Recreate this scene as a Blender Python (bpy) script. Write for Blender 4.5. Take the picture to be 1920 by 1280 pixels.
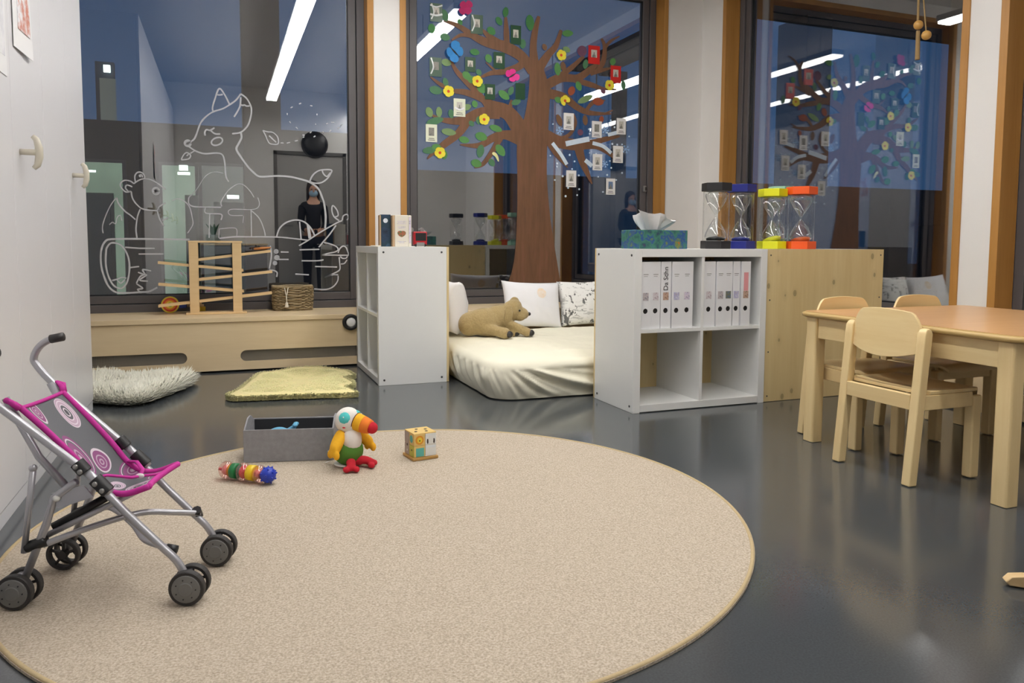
import bpy, bmesh, math, random
from mathutils import Vector, Matrix, noise
random.seed(7)
PI = math.pi
for o in list(bpy.data.objects): bpy.data.objects.remove(o)
SC = bpy.context.scene
C = SC.collection

# ------------------------------------------------------------------ camera
FPX, CYP = 1425.3, 560.0                       # focal length and principal row for a 1920x1280 frame
YAW, PITCH, ROLL, CH = 0.3648, 0.0734, 0.0051, 0.7948
_fw = Vector((math.sin(YAW)*math.cos(PITCH), math.cos(YAW)*math.cos(PITCH), -math.sin(PITCH)))
_rt = Vector((math.cos(YAW), -math.sin(YAW), 0)); _up = _rt.cross(_fw)
RT = _rt*math.cos(ROLL)+_up*math.sin(ROLL); UP = -_rt*math.sin(ROLL)+_up*math.cos(ROLL)
cd = bpy.data.cameras.new('camera'); cam = bpy.data.objects.new('camera', cd); C.objects.link(cam)
cd.sensor_fit = 'HORIZONTAL'; cd.sensor_width = 36; cd.lens = FPX/1920*36; cd.shift_y = -(640-CYP)/1920
cd.clip_start = 0.02; cd.clip_end = 200
M3 = Matrix((RT, UP, -_fw)).transposed()
cam.matrix_world = Matrix.Translation((0, 0, CH)) @ M3.to_4x4()
SC.camera = cam

def wp(u, v, ax, val):
    """point where the sight line of pixel (u, v) meets the plane ax = val"""
    d = RT*((u-960)/FPX)-UP*((v-CYP)/FPX)+_fw
    i = 'xyz'.index(ax); o = Vector((0, 0, CH)); t = (val-o[i])/d[i]
    return o+d*t

# ------------------------------------------------------------------ world (blue dusk sky)
w = bpy.data.worlds.new('dusk_sky'); SC.world = w; w.use_nodes = True
nt = w.node_tree; nt.nodes.clear()
ow = nt.nodes.new('ShaderNodeOutputWorld'); bg = nt.nodes.new('ShaderNodeBackground')
tc = nt.nodes.new('ShaderNodeTexCoord'); sx = nt.nodes.new('ShaderNodeSeparateXYZ'); rp = nt.nodes.new('ShaderNodeValToRGB')
nt.links.new(tc.outputs['Generated'], sx.inputs[0]); nt.links.new(sx.outputs['Z'], rp.inputs[0])
rp.color_ramp.elements[0].position = 0.0; rp.color_ramp.elements[0].color = (.024, .064, .142, 1)
rp.color_ramp.elements[1].position = 0.9; rp.color_ramp.elements[1].color = (.012, .034, .088, 1)
nt.links.new(rp.outputs[0], bg.inputs[0]); bg.inputs[1].default_value = 1.0
nt.links.new(bg.outputs[0], ow.inputs[0])

LAMP = 21.0                                     # radiance of the fluorescent diffusers
SC.view_settings.view_transform = 'Standard'; SC.view_settings.look = 'None'
SC.view_settings.exposure = 0.42; SC.view_settings.gamma = 1.0; SC.view_settings.use_curve_mapping = False
SC.cycles.caustics_reflective = False; SC.cycles.caustics_refractive = False
SC.cycles.max_bounces = 12; SC.cycles.transparent_max_bounces = 24; SC.cycles.glossy_bounces = 6

# ------------------------------------------------------------------ materials
def srgb(r, g, b):
    f = lambda c: (c/12.92 if c <= .04045 else ((c+.055)/1.055)**2.4)
    return (f(r/255), f(g/255), f(b/255))
def newmat(name):
    m = bpy.data.materials.new(name); m.use_nodes = True
    n = m.node_tree; b = n.nodes['Principled BSDF']; return m, n, b
def nd(n, t, **kw):
    x = n.nodes.new(t)
    for k, v in kw.items():
        if hasattr(x, k): setattr(x, k, v)
        else: x.inputs[k].default_value = v
    return x
def mixc(n, fac, a, b):
    m = n.nodes.new('ShaderNodeMix'); m.data_type = 'RGBA'
    for sock, val in ((m.inputs[0], fac), (m.inputs[6], a), (m.inputs[7], b)):
        if hasattr(val, 'is_linked'): n.links.new(val, sock)
        elif isinstance(val, (int, float)): sock.default_value = val
        else: sock.default_value = (*val, 1)
    return m.outputs[2]
def mathn(n, op, a, b=None, clamp=False):
    m = n.nodes.new('ShaderNodeMath'); m.operation = op; m.use_clamp = clamp
    for i, val in enumerate((a, b)):
        if val is None: continue
        if hasattr(val, 'is_linked'): n.links.new(val, m.inputs[i])
        else: m.inputs[i].default_value = val
    return m.outputs[0]
def coords(n, scale=(1, 1, 1), rot=(0, 0, 0), src='Object'):
    t = n.nodes.new('ShaderNodeTexCoord'); mp = n.nodes.new('ShaderNodeMapping')
    mp.inputs['Scale'].default_value = scale; mp.inputs['Rotation'].default_value = rot
    n.links.new(t.outputs[src], mp.inputs[0]); return mp.outputs[0]
def noisen(n, vec, scale, detail=3, rough=.55):
    x = n.nodes.new('ShaderNodeTexNoise'); x.inputs['Scale'].default_value = scale
    x.inputs['Detail'].default_value = detail; x.inputs['Roughness'].default_value = rough
    n.links.new(vec, x.inputs['Vector']); return x.outputs['Fac']
def rampn(n, fac, stops):
    r = n.nodes.new('ShaderNodeValToRGB'); e = r.color_ramp.elements
    while len(e) < len(stops): e.new(.5)
    for i, (p, c) in enumerate(stops): e[i].position = p; e[i].color = (*c, 1)
    n.links.new(fac, r.inputs[0]); return r.outputs[0]
def bumpn(n, b, h, strength, dist=.002):
    x = n.nodes.new('ShaderNodeBump'); x.inputs['Strength'].default_value = strength
    x.inputs['Distance'].default_value = dist; n.links.new(h, x.inputs['Height']); n.links.new(x.outputs[0], b.inputs['Normal'])
def plain(name, col, rough=.5, metal=0, spec=.5, var=.06, vs=9, bump=0, bs=250, coat=0, sheen=0, sub=0):
    m, n, b = newmat(name); c = srgb(*col)
    b.inputs['Roughness'].default_value = rough; b.inputs['Metallic'].default_value = metal
    b.inputs['Specular IOR Level'].default_value = spec; b.inputs['Coat Weight'].default_value = coat
    b.inputs['Sheen Weight'].default_value = sheen
    v = coords(n); f = noisen(n, v, vs)
    n.links.new(mixc(n, f, tuple(x*(1-var) for x in c), tuple(min(1, x*(1+var)) for x in c)), b.inputs['Base Color'])
    if bump: bumpn(n, b, noisen(n, v, bs, 4), bump)
    return m
def wood(name, c1, c2, axis='z', scale=14, stretch=.06, rough=.42, knots=False, bump=.04):
    m, n, b = newmat(name); a, d = srgb(*c1), srgb(*c2)
    sc = [scale]*3; sc['xyz'.index(axis)] = scale*stretch
    v = coords(n, tuple(sc)); f = noisen(n, v, 1.0, 5, .6); f2 = noisen(n, v, 5.0, 3, .6)
    g = mathn(n, 'ADD', mathn(n, 'MULTIPLY', f, .7), mathn(n, 'MULTIPLY', f2, .3))
    col = rampn(n, g, [(.3, a), (.5, tuple((x+y)/2 for x, y in zip(a, d))), (.7, d)])
    if knots:
        vo = n.nodes.new('ShaderNodeTexVoronoi'); vo.voronoi_dimensions = '2D'; vo.inputs['Scale'].default_value = 1
        n.links.new(coords(n, (8.5, 1, 5.5), (PI/2, 0, 0)), vo.inputs['Vector'])
        sp_ = n.nodes.new('ShaderNodeSeparateColor'); n.links.new(vo.outputs['Color'], sp_.inputs[0])
        gate = mathn(n, 'GREATER_THAN', sp_.outputs[0], .34); size = mathn(n, 'ADD', mathn(n, 'MULTIPLY', sp_.outputs[1], .06), .045)
        dst = mathn(n, 'ADD', vo.outputs['Distance'], mathn(n, 'MULTIPLY', f2, .03))
        kf = mathn(n, 'MULTIPLY', gate, mathn(n, 'LESS_THAN', dst, size))
        halo = mathn(n, 'MULTIPLY', gate, mathn(n, 'SUBTRACT', 1, mathn(n, 'MULTIPLY', dst, 4.5), True))
        col = mixc(n, mathn(n, 'MULTIPLY', halo, .30), col, tuple(x*.60 for x in a))
        col = mixc(n, mathn(n, 'MULTIPLY', kf, .55), col, tuple(x*.34 for x in a))
    n.links.new(col, b.inputs['Base Color']); b.inputs['Roughness'].default_value = rough
    if bump: bumpn(n, b, g, bump)
    return m
def glassy(name, tint=(1, 1, 1), k=2.0, base=.0, rough=0.0):
    m = bpy.data.materials.new(name); m.use_nodes = True; n = m.node_tree; n.nodes.clear()
    o = n.nodes.new('ShaderNodeOutputMaterial'); t = n.nodes.new('ShaderNodeBsdfTransparent'); g = n.nodes.new('ShaderNodeBsdfGlossy')
    t.inputs[0].default_value = (*tint, 1); g.inputs['Roughness'].default_value = rough; g.inputs[0].default_value = (1, 1, 1, 1)
    lw = n.nodes.new('ShaderNodeLayerWeight'); lw.inputs['Blend'].default_value = .5      # Schlick: the same from both sides of the thin pane
    fr = mathn(n, 'ADD', mathn(n, 'MULTIPLY', mathn(n, 'POWER', lw.outputs['Facing'], 5.0), .96), .04)
    f = mathn(n, 'ADD', mathn(n, 'MULTIPLY', fr, k), base, True)
    mx = n.nodes.new('ShaderNodeMixShader'); n.links.new(f, mx.inputs[0]); n.links.new(t.outputs[0], mx.inputs[1]); n.links.new(g.outputs[0], mx.inputs[2])
    n.links.new(mx.outputs[0], o.inputs[0]); return m
def glow(name, col, s):
    m = bpy.data.materials.new(name); m.use_nodes = True; n = m.node_tree; n.nodes.clear()
    o = n.nodes.new('ShaderNodeOutputMaterial'); e = n.nodes.new('ShaderNodeEmission')
    e.inputs[0].default_value = (*col, 1); e.inputs[1].default_value = s; n.links.new(e.outputs[0], o.inputs[0]); return m
def blotchy(name, cols, scale=18, rough=.6):
    m, n, b = newmat(name); v = coords(n)
    f = noisen(n, v, scale, 4, .6)
    k = len(cols); st = [(.28+.44*i/(k-1), srgb(*c)) for i, c in enumerate(cols)]
    n.links.new(rampn(n, f, st), b.inputs['Base Color']); b.inputs['Roughness'].default_value = rough; return m

M = {}
M['wall'] = plain('wall_paint', (226, 224, 222), .75, bump=.05, bs=400, var=.02)
M['ceiling'] = plain('ceiling_paint', (208, 206, 206), .85, var=.02)
M['jamb'] = wood('jamb_wood', (166, 116, 54), (186, 136, 72), 'z', 18, .05, .45)
M['frame'] = plain('window_frame_metal', (88, 85, 87), .42, var=.04, spec=.5)
M['gasket'] = plain('gasket_rubber', (22, 24, 26), .5)
M['alu'] = plain('window_fitting_metal', (150, 150, 148), .35, metal=.6)
M['ply'] = wood('plywood_birch', (220, 196, 156), (232, 211, 174), 'x', 9, .10, .45)
M['cab'] = plain('cabinet_lacquer', (222, 221, 224), .32, var=.012, spec=.45)
M['cabh'] = plain('cabinet_handle', (206, 200, 184), .3)
M['white'] = plain('shelf_white_laminate', (232, 233, 232), .38, var=.012)
M['pine'] = wood('pine_board', (214, 188, 134), (227, 206, 156), 'z', 13, .07, .5, knots=True)
M['screw'] = plain('screw_metal', (90, 90, 92), .4, metal=.7)
M['beech'] = wood('beech_wood', (224, 195, 140), (236, 213, 162), 'z', 16, .06, .38)
M['beechx'] = wood('beech_wood_along', (224, 195, 140), (236, 213, 162), 'y', 16, .06, .38)
M['tabletop'] = wood('table_top_beech', (205, 155, 103), (217, 172, 122), 'x', 26, .05, .30)
M['edge'] = plain('table_edge_band', (196, 166, 108), .4)
M['toywood'] = wood('toy_wood', (218, 186, 136), (230, 202, 156), 'x', 20, .08, .45)
M['glass'] = glassy('window_glass', (.95, .96, .97), 3.2, .055)
M['clear'] = glassy('clear_acrylic', (.97, .98, .98), .7, .0, .02)
M['bulb'] = glassy('bulb_glass', (.93, .94, .94), 1.9, .03, .03)
M['chalk'] = plain('chalk_pen', (196, 198, 203), .9, var=.1, vs=60)
M['black'] = plain('black_plastic', (30, 30, 32), .4)
M['dark'] = plain('dark_plastic', (48, 46, 46), .45)
M['paper'] = plain('white_paper', (236, 236, 238), .7, var=.02)
M['binder'] = plain('binder_cover', (232, 233, 236), .42, var=.015)
M['lampbody'] = plain('lamp_housing', (225, 225, 225), .5)
M['lamp'] = glow('lamp_diffuser', (1.0, .972, .93), LAMP)

def floor_mat():
    m, n, b = newmat('dark_linoleum'); v = coords(n)
    f = noisen(n, v, 220, 2); g = noisen(n, v, 2.2, 3)
    c = mixc(n, f, srgb(54, 58, 62), srgb(79, 84, 88)); c = mixc(n, mathn(n, 'MULTIPLY', g, .35), c, srgb(86, 89, 91))
    n.links.new(c, b.inputs['Base Color']); b.inputs['Specular IOR Level'].default_value = .9
    r = mathn(n, 'ADD', mathn(n, 'MULTIPLY', g, .05), .130); n.links.new(r, b.inputs['Roughness'])
    bumpn(n, b, noisen(n, v, 45, 2), .035, .002); return m
M['floor'] = floor_mat()
def rug_mat():
    m, n, b = newmat('rug_loop_pile'); v = coords(n)
    f = noisen(n, v, 205, 3, .7); g = noisen(n, v, 5, 3); h = noisen(n, coords(n, (1, 5, 1)), 60, 3, .7)
    c = rampn(n, f, [(.34, srgb(148, 134, 116)), (.5, srgb(186, 173, 155)), (.66, srgb(213, 203, 188))])
    c = mixc(n, mathn(n, 'MULTIPLY', g, .35), c, srgb(184, 170, 152)); c = mixc(n, mathn(n, 'MULTIPLY', h, .3), c, srgb(200, 188, 171))
    n.links.new(c, b.inputs['Base Color']); b.inputs['Roughness'].default_value = .95; b.inputs['Specular IOR Level'].default_value = .1
    bumpn(n, b, f, .6, .003); return m
M['rug'] = rug_mat()
M['rugedge'] = plain('rug_binding', (190, 170, 132), .9, var=.1, vs=90, bump=.3)
M['felt'] = plain('grey_felt', (148, 147, 150), .95, var=.22, vs=55, bump=.5, bs=600, spec=.1)
M['sheet'] = plain('cotton_sheet', (238, 234, 214), .9, var=.03, vs=6, bump=.06, bs=500, spec=.15, sheen=.1)
M['pillow'] = plain('white_pillowcase', (240, 240, 244), .9, var=.02, spec=.15, bump=.05, bs=300)

# ------------------------------------------------------------------ mesh builder
class MB:
    def __init__(s): s.v = []; s.f = []
    def add(s, vs, fs):
        k = len(s.v); s.v += [Vector(p) for p in vs]; s.f += [tuple(i+k for i in f) for f in fs]; return s
    def box(s, x0, x1, y0, y1, z0, z1):
        return s.add([(x0, y0, z0), (x1, y0, z0), (x1, y1, z0), (x0, y1, z0), (x0, y0, z1), (x1, y0, z1), (x1, y1, z1), (x0, y1, z1)],
                     [(0, 3, 2, 1), (4, 5, 6, 7), (0, 1, 5, 4), (1, 2, 6, 5), (2, 3, 7, 6), (3, 0, 4, 7)])
    def hexa(s, b, t):                        # bottom quad, top quad
        return s.add(list(b)+list(t), [(0, 3, 2, 1), (4, 5, 6, 7), (0, 1, 5, 4), (1, 2, 6, 5), (2, 3, 7, 6), (3, 0, 4, 7)])
    def tube(s, pts, r, n=10, caps=True, flat=1.0):
        pts = [Vector(p) for p in pts]; rs = r if isinstance(r, (list, tuple)) else [r]*len(pts)
        k = len(s.v); up = None
        for i, p in enumerate(pts):
            t = (pts[min(i+1, len(pts)-1)]-pts[max(i-1, 0)]).normalized()
            if up is None:
                up = Vector((0, 0, 1)) if abs(t.z) < .9 else Vector((1, 0, 0))
            a = t.cross(up).normalized(); up = a.cross(t).normalized()
            for j in range(n):
                q = 2*PI*j/n; s.v.append(p+a*(math.cos(q)*rs[i])+up*(math.sin(q)*rs[i]*flat))
        for i in range(len(pts)-1):
            for j in range(n):
                s.f.append((k+i*n+j, k+i*n+(j+1) % n, k+(i+1)*n+(j+1) % n, k+(i+1)*n+j))
        if caps:
            s.f.append(tuple(k+j for j in range(n))[::-1]); e = k+(len(pts)-1)*n; s.f.append(tuple(e+j for j in range(n)))
        return s
    def lathe(s, prof, c=(0, 0, 0), n=24, axis=(0, 0, 1), a0=0.0, cap=True):
        ax = Vector(axis).normalized(); ref = Vector((1, 0, 0)) if abs(ax.x) < .9 else Vector((0, 1, 0))
        a = (ref-ax*ref.dot(ax)).normalized(); b = ax.cross(a); k = len(s.v); c = Vector(c)
        for r, h in prof:
            for j in range(n):
                q = 2*PI*j/n+a0; s.v.append(c+ax*h+(a*math.cos(q)+b*math.sin(q))*max(r, 1e-5))
        for i in range(len(prof)-1):
            for j in range(n):
                s.f.append((k+i*n+j, k+i*n+(j+1) % n, k+(i+1)*n+(j+1) % n, k+(i+1)*n+j))
        if cap and prof[0][0] > 1e-4: s.f.append(tuple(k+j for j in range(n))[::-1])
        if cap and prof[-1][0] > 1e-4: e = k+(len(prof)-1)*n; s.f.append(tuple(e+j for j in range(n)))
        return s
    def ball(s, c, r, n=16, m=10, rot=None):
        rx, ry, rz = r if isinstance(r, (list, tuple)) else (r, r, r); c = Vector(c); k = len(s.v)
        R = rot if rot is not None else Matrix.Identity(3)
        for i in range(m+1):
            t = PI*i/m
            for j in range(n):
                q = 2*PI*j/n
                s.v.append(c+R @ Vector((rx*math.sin(t)*math.cos(q), ry*math.sin(t)*math.sin(q), rz*math.cos(t))))
        for i in range(m):
            for j in range(n):
                s.f.append((k+i*n+j, k+(i+1)*n+j, k+(i+1)*n+(j+1) % n, k+i*n+(j+1) % n))
        return s
    def prism(s, poly, d):                    # poly: 3-D points of a flat outline, extruded by vector d
        d = Vector(d); k = len(s.v); n = len(poly); s.v += [Vector(p) for p in poly]+[Vector(p)+d for p in poly]
        s.f.append(tuple(k+i for i in range(n))[::-1]); s.f.append(tuple(k+n+i for i in range(n)))
        for i in range(n): s.f.append((k+i, k+(i+1) % n, k+n+(i+1) % n, k+n+i))
        return s
    def ribbon(s, pts, ws, nrm, th):          # flat painted stroke: centre line, widths, surface normal, thickness
        pts = [Vector(p) for p in pts]; nrm = Vector(nrm).normalized(); L = []; R = []
        ws = ws if isinstance(ws, (list, tuple)) else [ws]*len(pts)
        for i, p in enumerate(pts):
            t = (pts[min(i+1, len(pts)-1)]-pts[max(i-1, 0)]).normalized(); a = nrm.cross(t).normalized()
            L.append(p+a*ws[i]/2); R.append(p-a*ws[i]/2)
        n = len(pts); k = len(s.v); d = nrm*th
        s.v += L+R+[q+d for q in L]+[q+d for q in R]
        for i in range(n-1):
            s.f.append((k+i, k+i+1, k+n+i+1, k+n+i)); s.f.append((k+2*n+i, k+3*n+i, k+3*n+i+1, k+2*n+i+1))
            s.f.append((k+i, k+2*n+i, k+2*n+i+1, k+i+1)); s.f.append((k+n+i, k+n+i+1, k+3*n+i+1, k+3*n+i))
        s.f.append((k, k+n, k+3*n, k+2*n)); e = n-1; s.f.append((k+e, k+2*n+e, k+3*n+e, k+n+e))
        return s
    def xf(s, mat, start=0):
        for i in range(start, len(s.v)): s.v[i] = mat @ s.v[i]
        return s
    def mesh(s, name, off=Vector((0, 0, 0))):
        me = bpy.data.meshes.new(name); me.from_pydata([tuple(p-off) for p in s.v], [], s.f); me.update()
        bm = bmesh.new(); bm.from_mesh(me); bmesh.ops.recalc_face_normals(bm, faces=bm.faces); bm.to_mesh(me); bm.free()
        return me
    def build(s, name, mat, parent=None, smooth=False, bevel=0, origin=None, local=False, seg=2):
        """mesh in world coordinates; stored relative to the (unrotated) parent, or to origin for a thing of its own"""
        off = Vector((0, 0, 0))
        if parent is not None and not local:
            q = parent
            while q is not None: off += q.location; q = q.parent
        elif origin is not None: off = Vector(origin)
        return link(name, s.mesh(name, off), mat, parent, smooth, bevel, origin, seg)
def link(name, me, mat, parent=None, smooth=False, bevel=0, origin=None, seg=2):
    o = bpy.data.objects.new(name, me); C.objects.link(o)
    if parent is not None: o.parent = parent
    elif origin is not None: o.location = origin
    if mat is not None: me.materials.append(M[mat] if isinstance(mat, str) else mat)
    if smooth:
        for p in me.polygons: p.use_smooth = True
    if bevel:
        b = o.modifiers.new('bevel', 'BEVEL'); b.width = bevel; b.segments = seg; b.limit_method = 'ANGLE'; b.angle_limit = math.radians(50)
        for p in me.polygons: p.use_smooth = True
        b.harden_normals = True
    return o
def tag(o, label=None, cat=None, group=None, kind=None):
    if label: o['label'] = label
    if cat: o['category'] = cat
    if group: o['group'] = group
    if kind: o['kind'] = kind
    return o
def thing(name, label, cat, loc=(0, 0, 0), rotz=0.0, group=None):
    o = bpy.data.objects.new(name, None); C.objects.link(o); o.empty_display_size = .05
    o.location = loc; o.rotation_euler = (0, 0, rotz); return tag(o, label, cat, group)
def struct(name, label=None, loc=(0, 0, 0)):
    o = bpy.data.objects.new(name, None); C.objects.link(o); o.location = loc; tag(o, label, None, None, 'structure'); return o
def dup(root, loc, rotz, label):
    r = root.copy(); C.objects.link(r); r.location = loc; r.rotation_euler = (0, 0, rotz); r['label'] = label
    for ch in list(root.children):
        c = ch.copy(); C.objects.link(c); c.parent = r
        for g in list(ch.children):
            d = g.copy(); C.objects.link(d); d.parent = c
    return r
def plate(outer, holes, th):
    """flat board in the local xy plane with holes, th thick; returns a mesh (from a filled 2-D curve)"""
    cu = bpy.data.curves.new('plate', 'CURVE'); cu.dimensions = '2D'; cu.fill_mode = 'BOTH'; cu.extrude = th/2
    for ring in [outer]+holes:
        sp = cu.splines.new('POLY'); sp.points.add(len(ring)-1); sp.use_cyclic_u = True
        for i, (x, y) in enumerate(ring): sp.points[i].co = (x, y, 0, 1)
    o = bpy.data.objects.new('plate', cu); C.objects.link(o)
    me = bpy.data.meshes.new_from_object(o.evaluated_get(bpy.context.evaluated_depsgraph_get()))
    bpy.data.objects.remove(o); bpy.data.curves.remove(cu); me.materials.clear(); return me
def slot(x0, x1, y0, y1, n=8):
    r = (y1-y0)/2; cy = (y0+y1)/2; p = []
    for i in range(n+1): a = -PI/2+PI*i/n; p.append((x1-r+r*math.cos(a), cy+r*math.sin(a)))
    for i in range(n+1): a = PI/2+PI*i/n; p.append((x0+r+r*math.cos(a), cy+r*math.sin(a)))
    return p
def textmesh(s, size, th=.0006, align='CENTER'):
    cu = bpy.data.curves.new('lettering', 'FONT'); cu.body = s; cu.size = size; cu.extrude = th; cu.align_x = align; cu.align_y = 'CENTER'
    o = bpy.data.objects.new('lettering', cu); C.objects.link(o)
    me = bpy.data.meshes.new_from_object(o.evaluated_get(bpy.context.evaluated_depsgraph_get()))
    bpy.data.objects.remove(o); bpy.data.curves.remove(cu); me.materials.clear(); return me
def remesh(o, size, smooth_it=6):
    r = o.modifiers.new('remesh', 'REMESH'); r.mode = 'VOXEL'; r.voxel_size = size; r.use_smooth_shade = True
    s = o.modifiers.new('smooth', 'SMOOTH'); s.iterations = smooth_it; s.factor = .5; return o
def catmull(pts, k=6):
    out = []; n = len(pts); P = [Vector(p) for p in pts]
    for i in range(n-1):
        a, b, c, d = P[max(i-1, 0)], P[i], P[i+1], P[min(i+2, n-1)]
        for j in range(k):
            t = j/k
            out.append(.5*((2*b)+(c-a)*t+(2*a-5*b+4*c-d)*t*t+(3*b-a-3*c+d)*t**3))
    out.append(P[-1]); return out

# ------------------------------------------------------------------ room shell
YP, YF, YG = 5.28, 5.40, 5.44                   # inner wall face, window frame face, glass (wall with the painted windows)
XP, XF, XG = 3.64, 3.76, 3.80                   # the same for the right-hand wall
YR, XL = -0.72, -1.25                           # wall behind the camera, wall behind the cabinets
ZC, ZS, ZT = 2.98, 0.337, 2.82                  # ceiling, sill top, window head
tag(MB().box(XL-.1, 4.0, YR-.1, 5.56, -.06, 0).build('floor', 'floor'), 'dark grey glossy linoleum floor', kind='structure')
tag(MB().box(XL-.1, 4.0, YR-.1, 5.56, ZC, ZC+.1).build('ceiling', 'ceiling'), 'white ceiling', kind='structure')
J = .043                                         # width of the wooden jamb face
W1 = (-1.105, .955); W2 = (1.222, 3.2815); W3 = (2.958, 4.965); W4 = (.66, 2.70)
b = MB()
for x0, x1 in ((XL-.1, W1[0]-J), (W1[1]+J, W2[0]-J), (W2[1]+.035, XP)): b.box(x0, x1, YP, 5.56, 0, ZC)
b.box(W1[0]-J, W1[1]+J, YP, 5.56, ZT+J, ZC).box(W2[0]-J, W2[1]+.035, YP, 5.56, ZT+J, ZC)
b.box(W1[0]-J, W1[1]+J, YF+.01, 5.56, 0, ZS-.03).box(W2[0]-J, W2[1]+.035, YF+.01, 5.56, 0, ZS-.03)
tag(b.build('wall_back', 'wall'), 'white wall with the two painted windows', kind='structure')
b = MB()
for y0, y1 in ((YR-.1, W4[0]-J), (W4[1]+J, W3[0]-J), (W3[1]+J, 5.56)): b.box(XP, 3.92, y0, y1, 0, ZC)
b.box(XP, 3.92, W3[0]-J, W3[1]+J, ZT+J, ZC).box(XP, 3.92, W4[0]-J, W4[1]+J, ZT+J, ZC)
b.box(XF+.01, 3.92, W3[0]-J, W3[1]+J, 0, ZS-.03).box(XF+.01, 3.92, W4[0]-J, W4[1]+J, 0, ZS-.03)
tag(b.build('wall_right', 'wall'), 'white wall with the windows beside the table', kind='structure')
tag(MB().box(XL-.1, XL, YR-.1, 5.56, 0, ZC).build('wall_left', 'wall'), 'white wall behind the tall cabinets', kind='structure')
D0, D1, DT = .78, 1.72, 2.06
b = MB().box(XL-.1, D0-.05, YR-.1, YR, 0, ZC).box(D1+.05, 4.0, YR-.1, YR, 0, ZC).box(D0-.05, D1+.05, YR-.1, YR, DT+.05, ZC)
tag(b.build('wall_rear', 'wall'), 'white wall with the door, seen only mirrored in the window', kind='structure')
d = struct('door_1', 'grey door mirrored in the window with the fox', (1.25, YR, 0))
M['door'] = plain('door_paint', (168, 166, 162), .5); M['doorframe'] = plain('door_frame_paint', (96, 94, 92), .5)
MB().box(D0, D1, YR-.06, YR-.015, .005, DT).build('door_leaf', 'door', d, bevel=.003)
MB().box(D0-.05, D0, YR-.1, YR+.012, 0, DT+.05).box(D1, D1+.05, YR-.1, YR+.012, 0, DT+.05).box(D0-.05, D1+.05, YR-.1, YR+.012, DT, DT+.05).build('door_frame', 'doorframe', d)
MB().tube([(D0+.09, YR-.02, 1.03), (D0+.09, YR+.05, 1.03), (D0+.21, YR+.05, 1.03)], .01).build('door_handle', 'alu', d, smooth=True)

def window(name, label, x0, x1, swap, split=None, handle_at=None):
    """window in the plane y=const (swap False) or x=const (swap True); x0..x1 is the clear opening between the jambs"""
    T = (lambda p: Vector((p[1]-YP+XP, p[0], p[2]))) if swap else (lambda p: Vector(p))
    w_ = struct(name, label, T((.5*(x0+x1), YF, ZS)))
    def bb(boxes):
        m = MB()
        for q in boxes: m.box(*q)
        m.v = [T(p) for p in m.v]; return m
    jr = J if not (not swap and x0 > 1) else .035
    for q in ((x0-J, x0, YP-.008, YF, ZS+.0005, ZT+J), (x1, x1+jr, YP-.008, YF, ZS+.0005, ZT+J), (x0, x1, YP-.008, YF, ZT, ZT+J)):
        bb([q]).build('jamb_board', 'jamb', w_, bevel=.002)
    bb([(x0-J, x1+jr, YP, YF, ZS-.03, ZS)]).build('window_sill', 'ply', w_)
    fw = .052
    bb([(x0, x0+fw, YF, YF+.09, ZS-.03, ZT), (x1-fw, x1, YF, YF+.09, ZS-.03, ZT), (x0+fw, x1-fw, YF, YF+.09, ZT-fw, ZT), (x0+fw, x1-fw, YF, YF+.09, ZS-.03, ZS+fw)]).build('window_frame', 'frame', w_, bevel=.003)
    a, c, e, g = x0+fw+.004, x1-fw-.004, ZS+fw+.004, ZT-fw-.004; s = .052
    sash = bb([(a, a+s, YF+.012, YF+.075, e, g), (c-s, c, YF+.012, YF+.075, e, g), (a+s, c-s, YF+.012, YF+.075, g-s, g), (a+s, c-s, YF+.012, YF+.075, e, e+s)]).build('sash', 'frame', w_, bevel=.003)
    a, c, e, g = a+s, c-s, e+s, g-s; k = .007
    bb([(a, a+k, YG-.012, YG, e, g), (c-k, c, YG-.012, YG, e, g), (a, c, YG-.012, YG, e, e+k), (a, c, YG-.012, YG, g-k, g)]).build('gasket', 'gasket', sash)
    bb([(a-.01, c+.01, YG, YG+.006, e-.01, g+.01)]).build('pane', 'glass', w_)
    if handle_at:
        h = bb([(handle_at-.011, handle_at+.011, YF-.012, YF+.012, 1.21, 1.26)]).build('window_lock', 'alu', w_, bevel=.004)
        hc = bb([(handle_at-.006, handle_at+.006, YF-.018, YF-.012, 1.222, 1.248)]).build('key_socket', 'dark', h)
    return w_
window('window_1', 'tall window with white chalk drawings of a fox and a bear', *W1, False)
window('window_2', 'tall window with the painted brown tree', *W2, False, handle_at=3.205)
window('window_3', 'tall window on the right behind the hourglasses', *W3, True, handle_at=4.89)
window('window_4', 'window at the right edge behind the table', *W4, True)

# radiator covers with deep sills
def cover(name, label, x0, x1, slots, swap=False, yf=4.90, yb=YP):
    T = (lambda p: Vector((p[1], p[0], p[2]))) if swap else (lambda p: Vector(p))
    t = thing(name, label, 'radiator cover', T(((x0+x1)/2, yf+.02, 0)))
    me = plate([(x0, .012), (x1, .012), (x1, ZS-.03), (x0, ZS-.03)], [slot(*s) for s in slots], .019)
    for v in me.vertices:
        x, z, y = v.co; v.co = T((x, yf+.0095+y, z))-t.location
    me.update(); bm = bmesh.new(); bm.from_mesh(me); bmesh.ops.recalc_face_normals(bm, faces=bm.faces); bm.to_mesh(me); bm.free()
    link('front_panel', me, 'ply', t)
    m = MB().box(x0, x1, yf-.012, yb-.002, ZS-.03, ZS); m.v = [T(p) for p in m.v]; m.build('sill_board', 'ply', t, bevel=.003)
    for s in slots:
        m = MB().box(s[0]-.02, s[1]+.02, yf+.022, yf+.025, s[2]-.015, s[3]+.015); m.v = [T(p) for p in m.v]; m.build('grille', 'grille', t)
    return t
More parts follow.
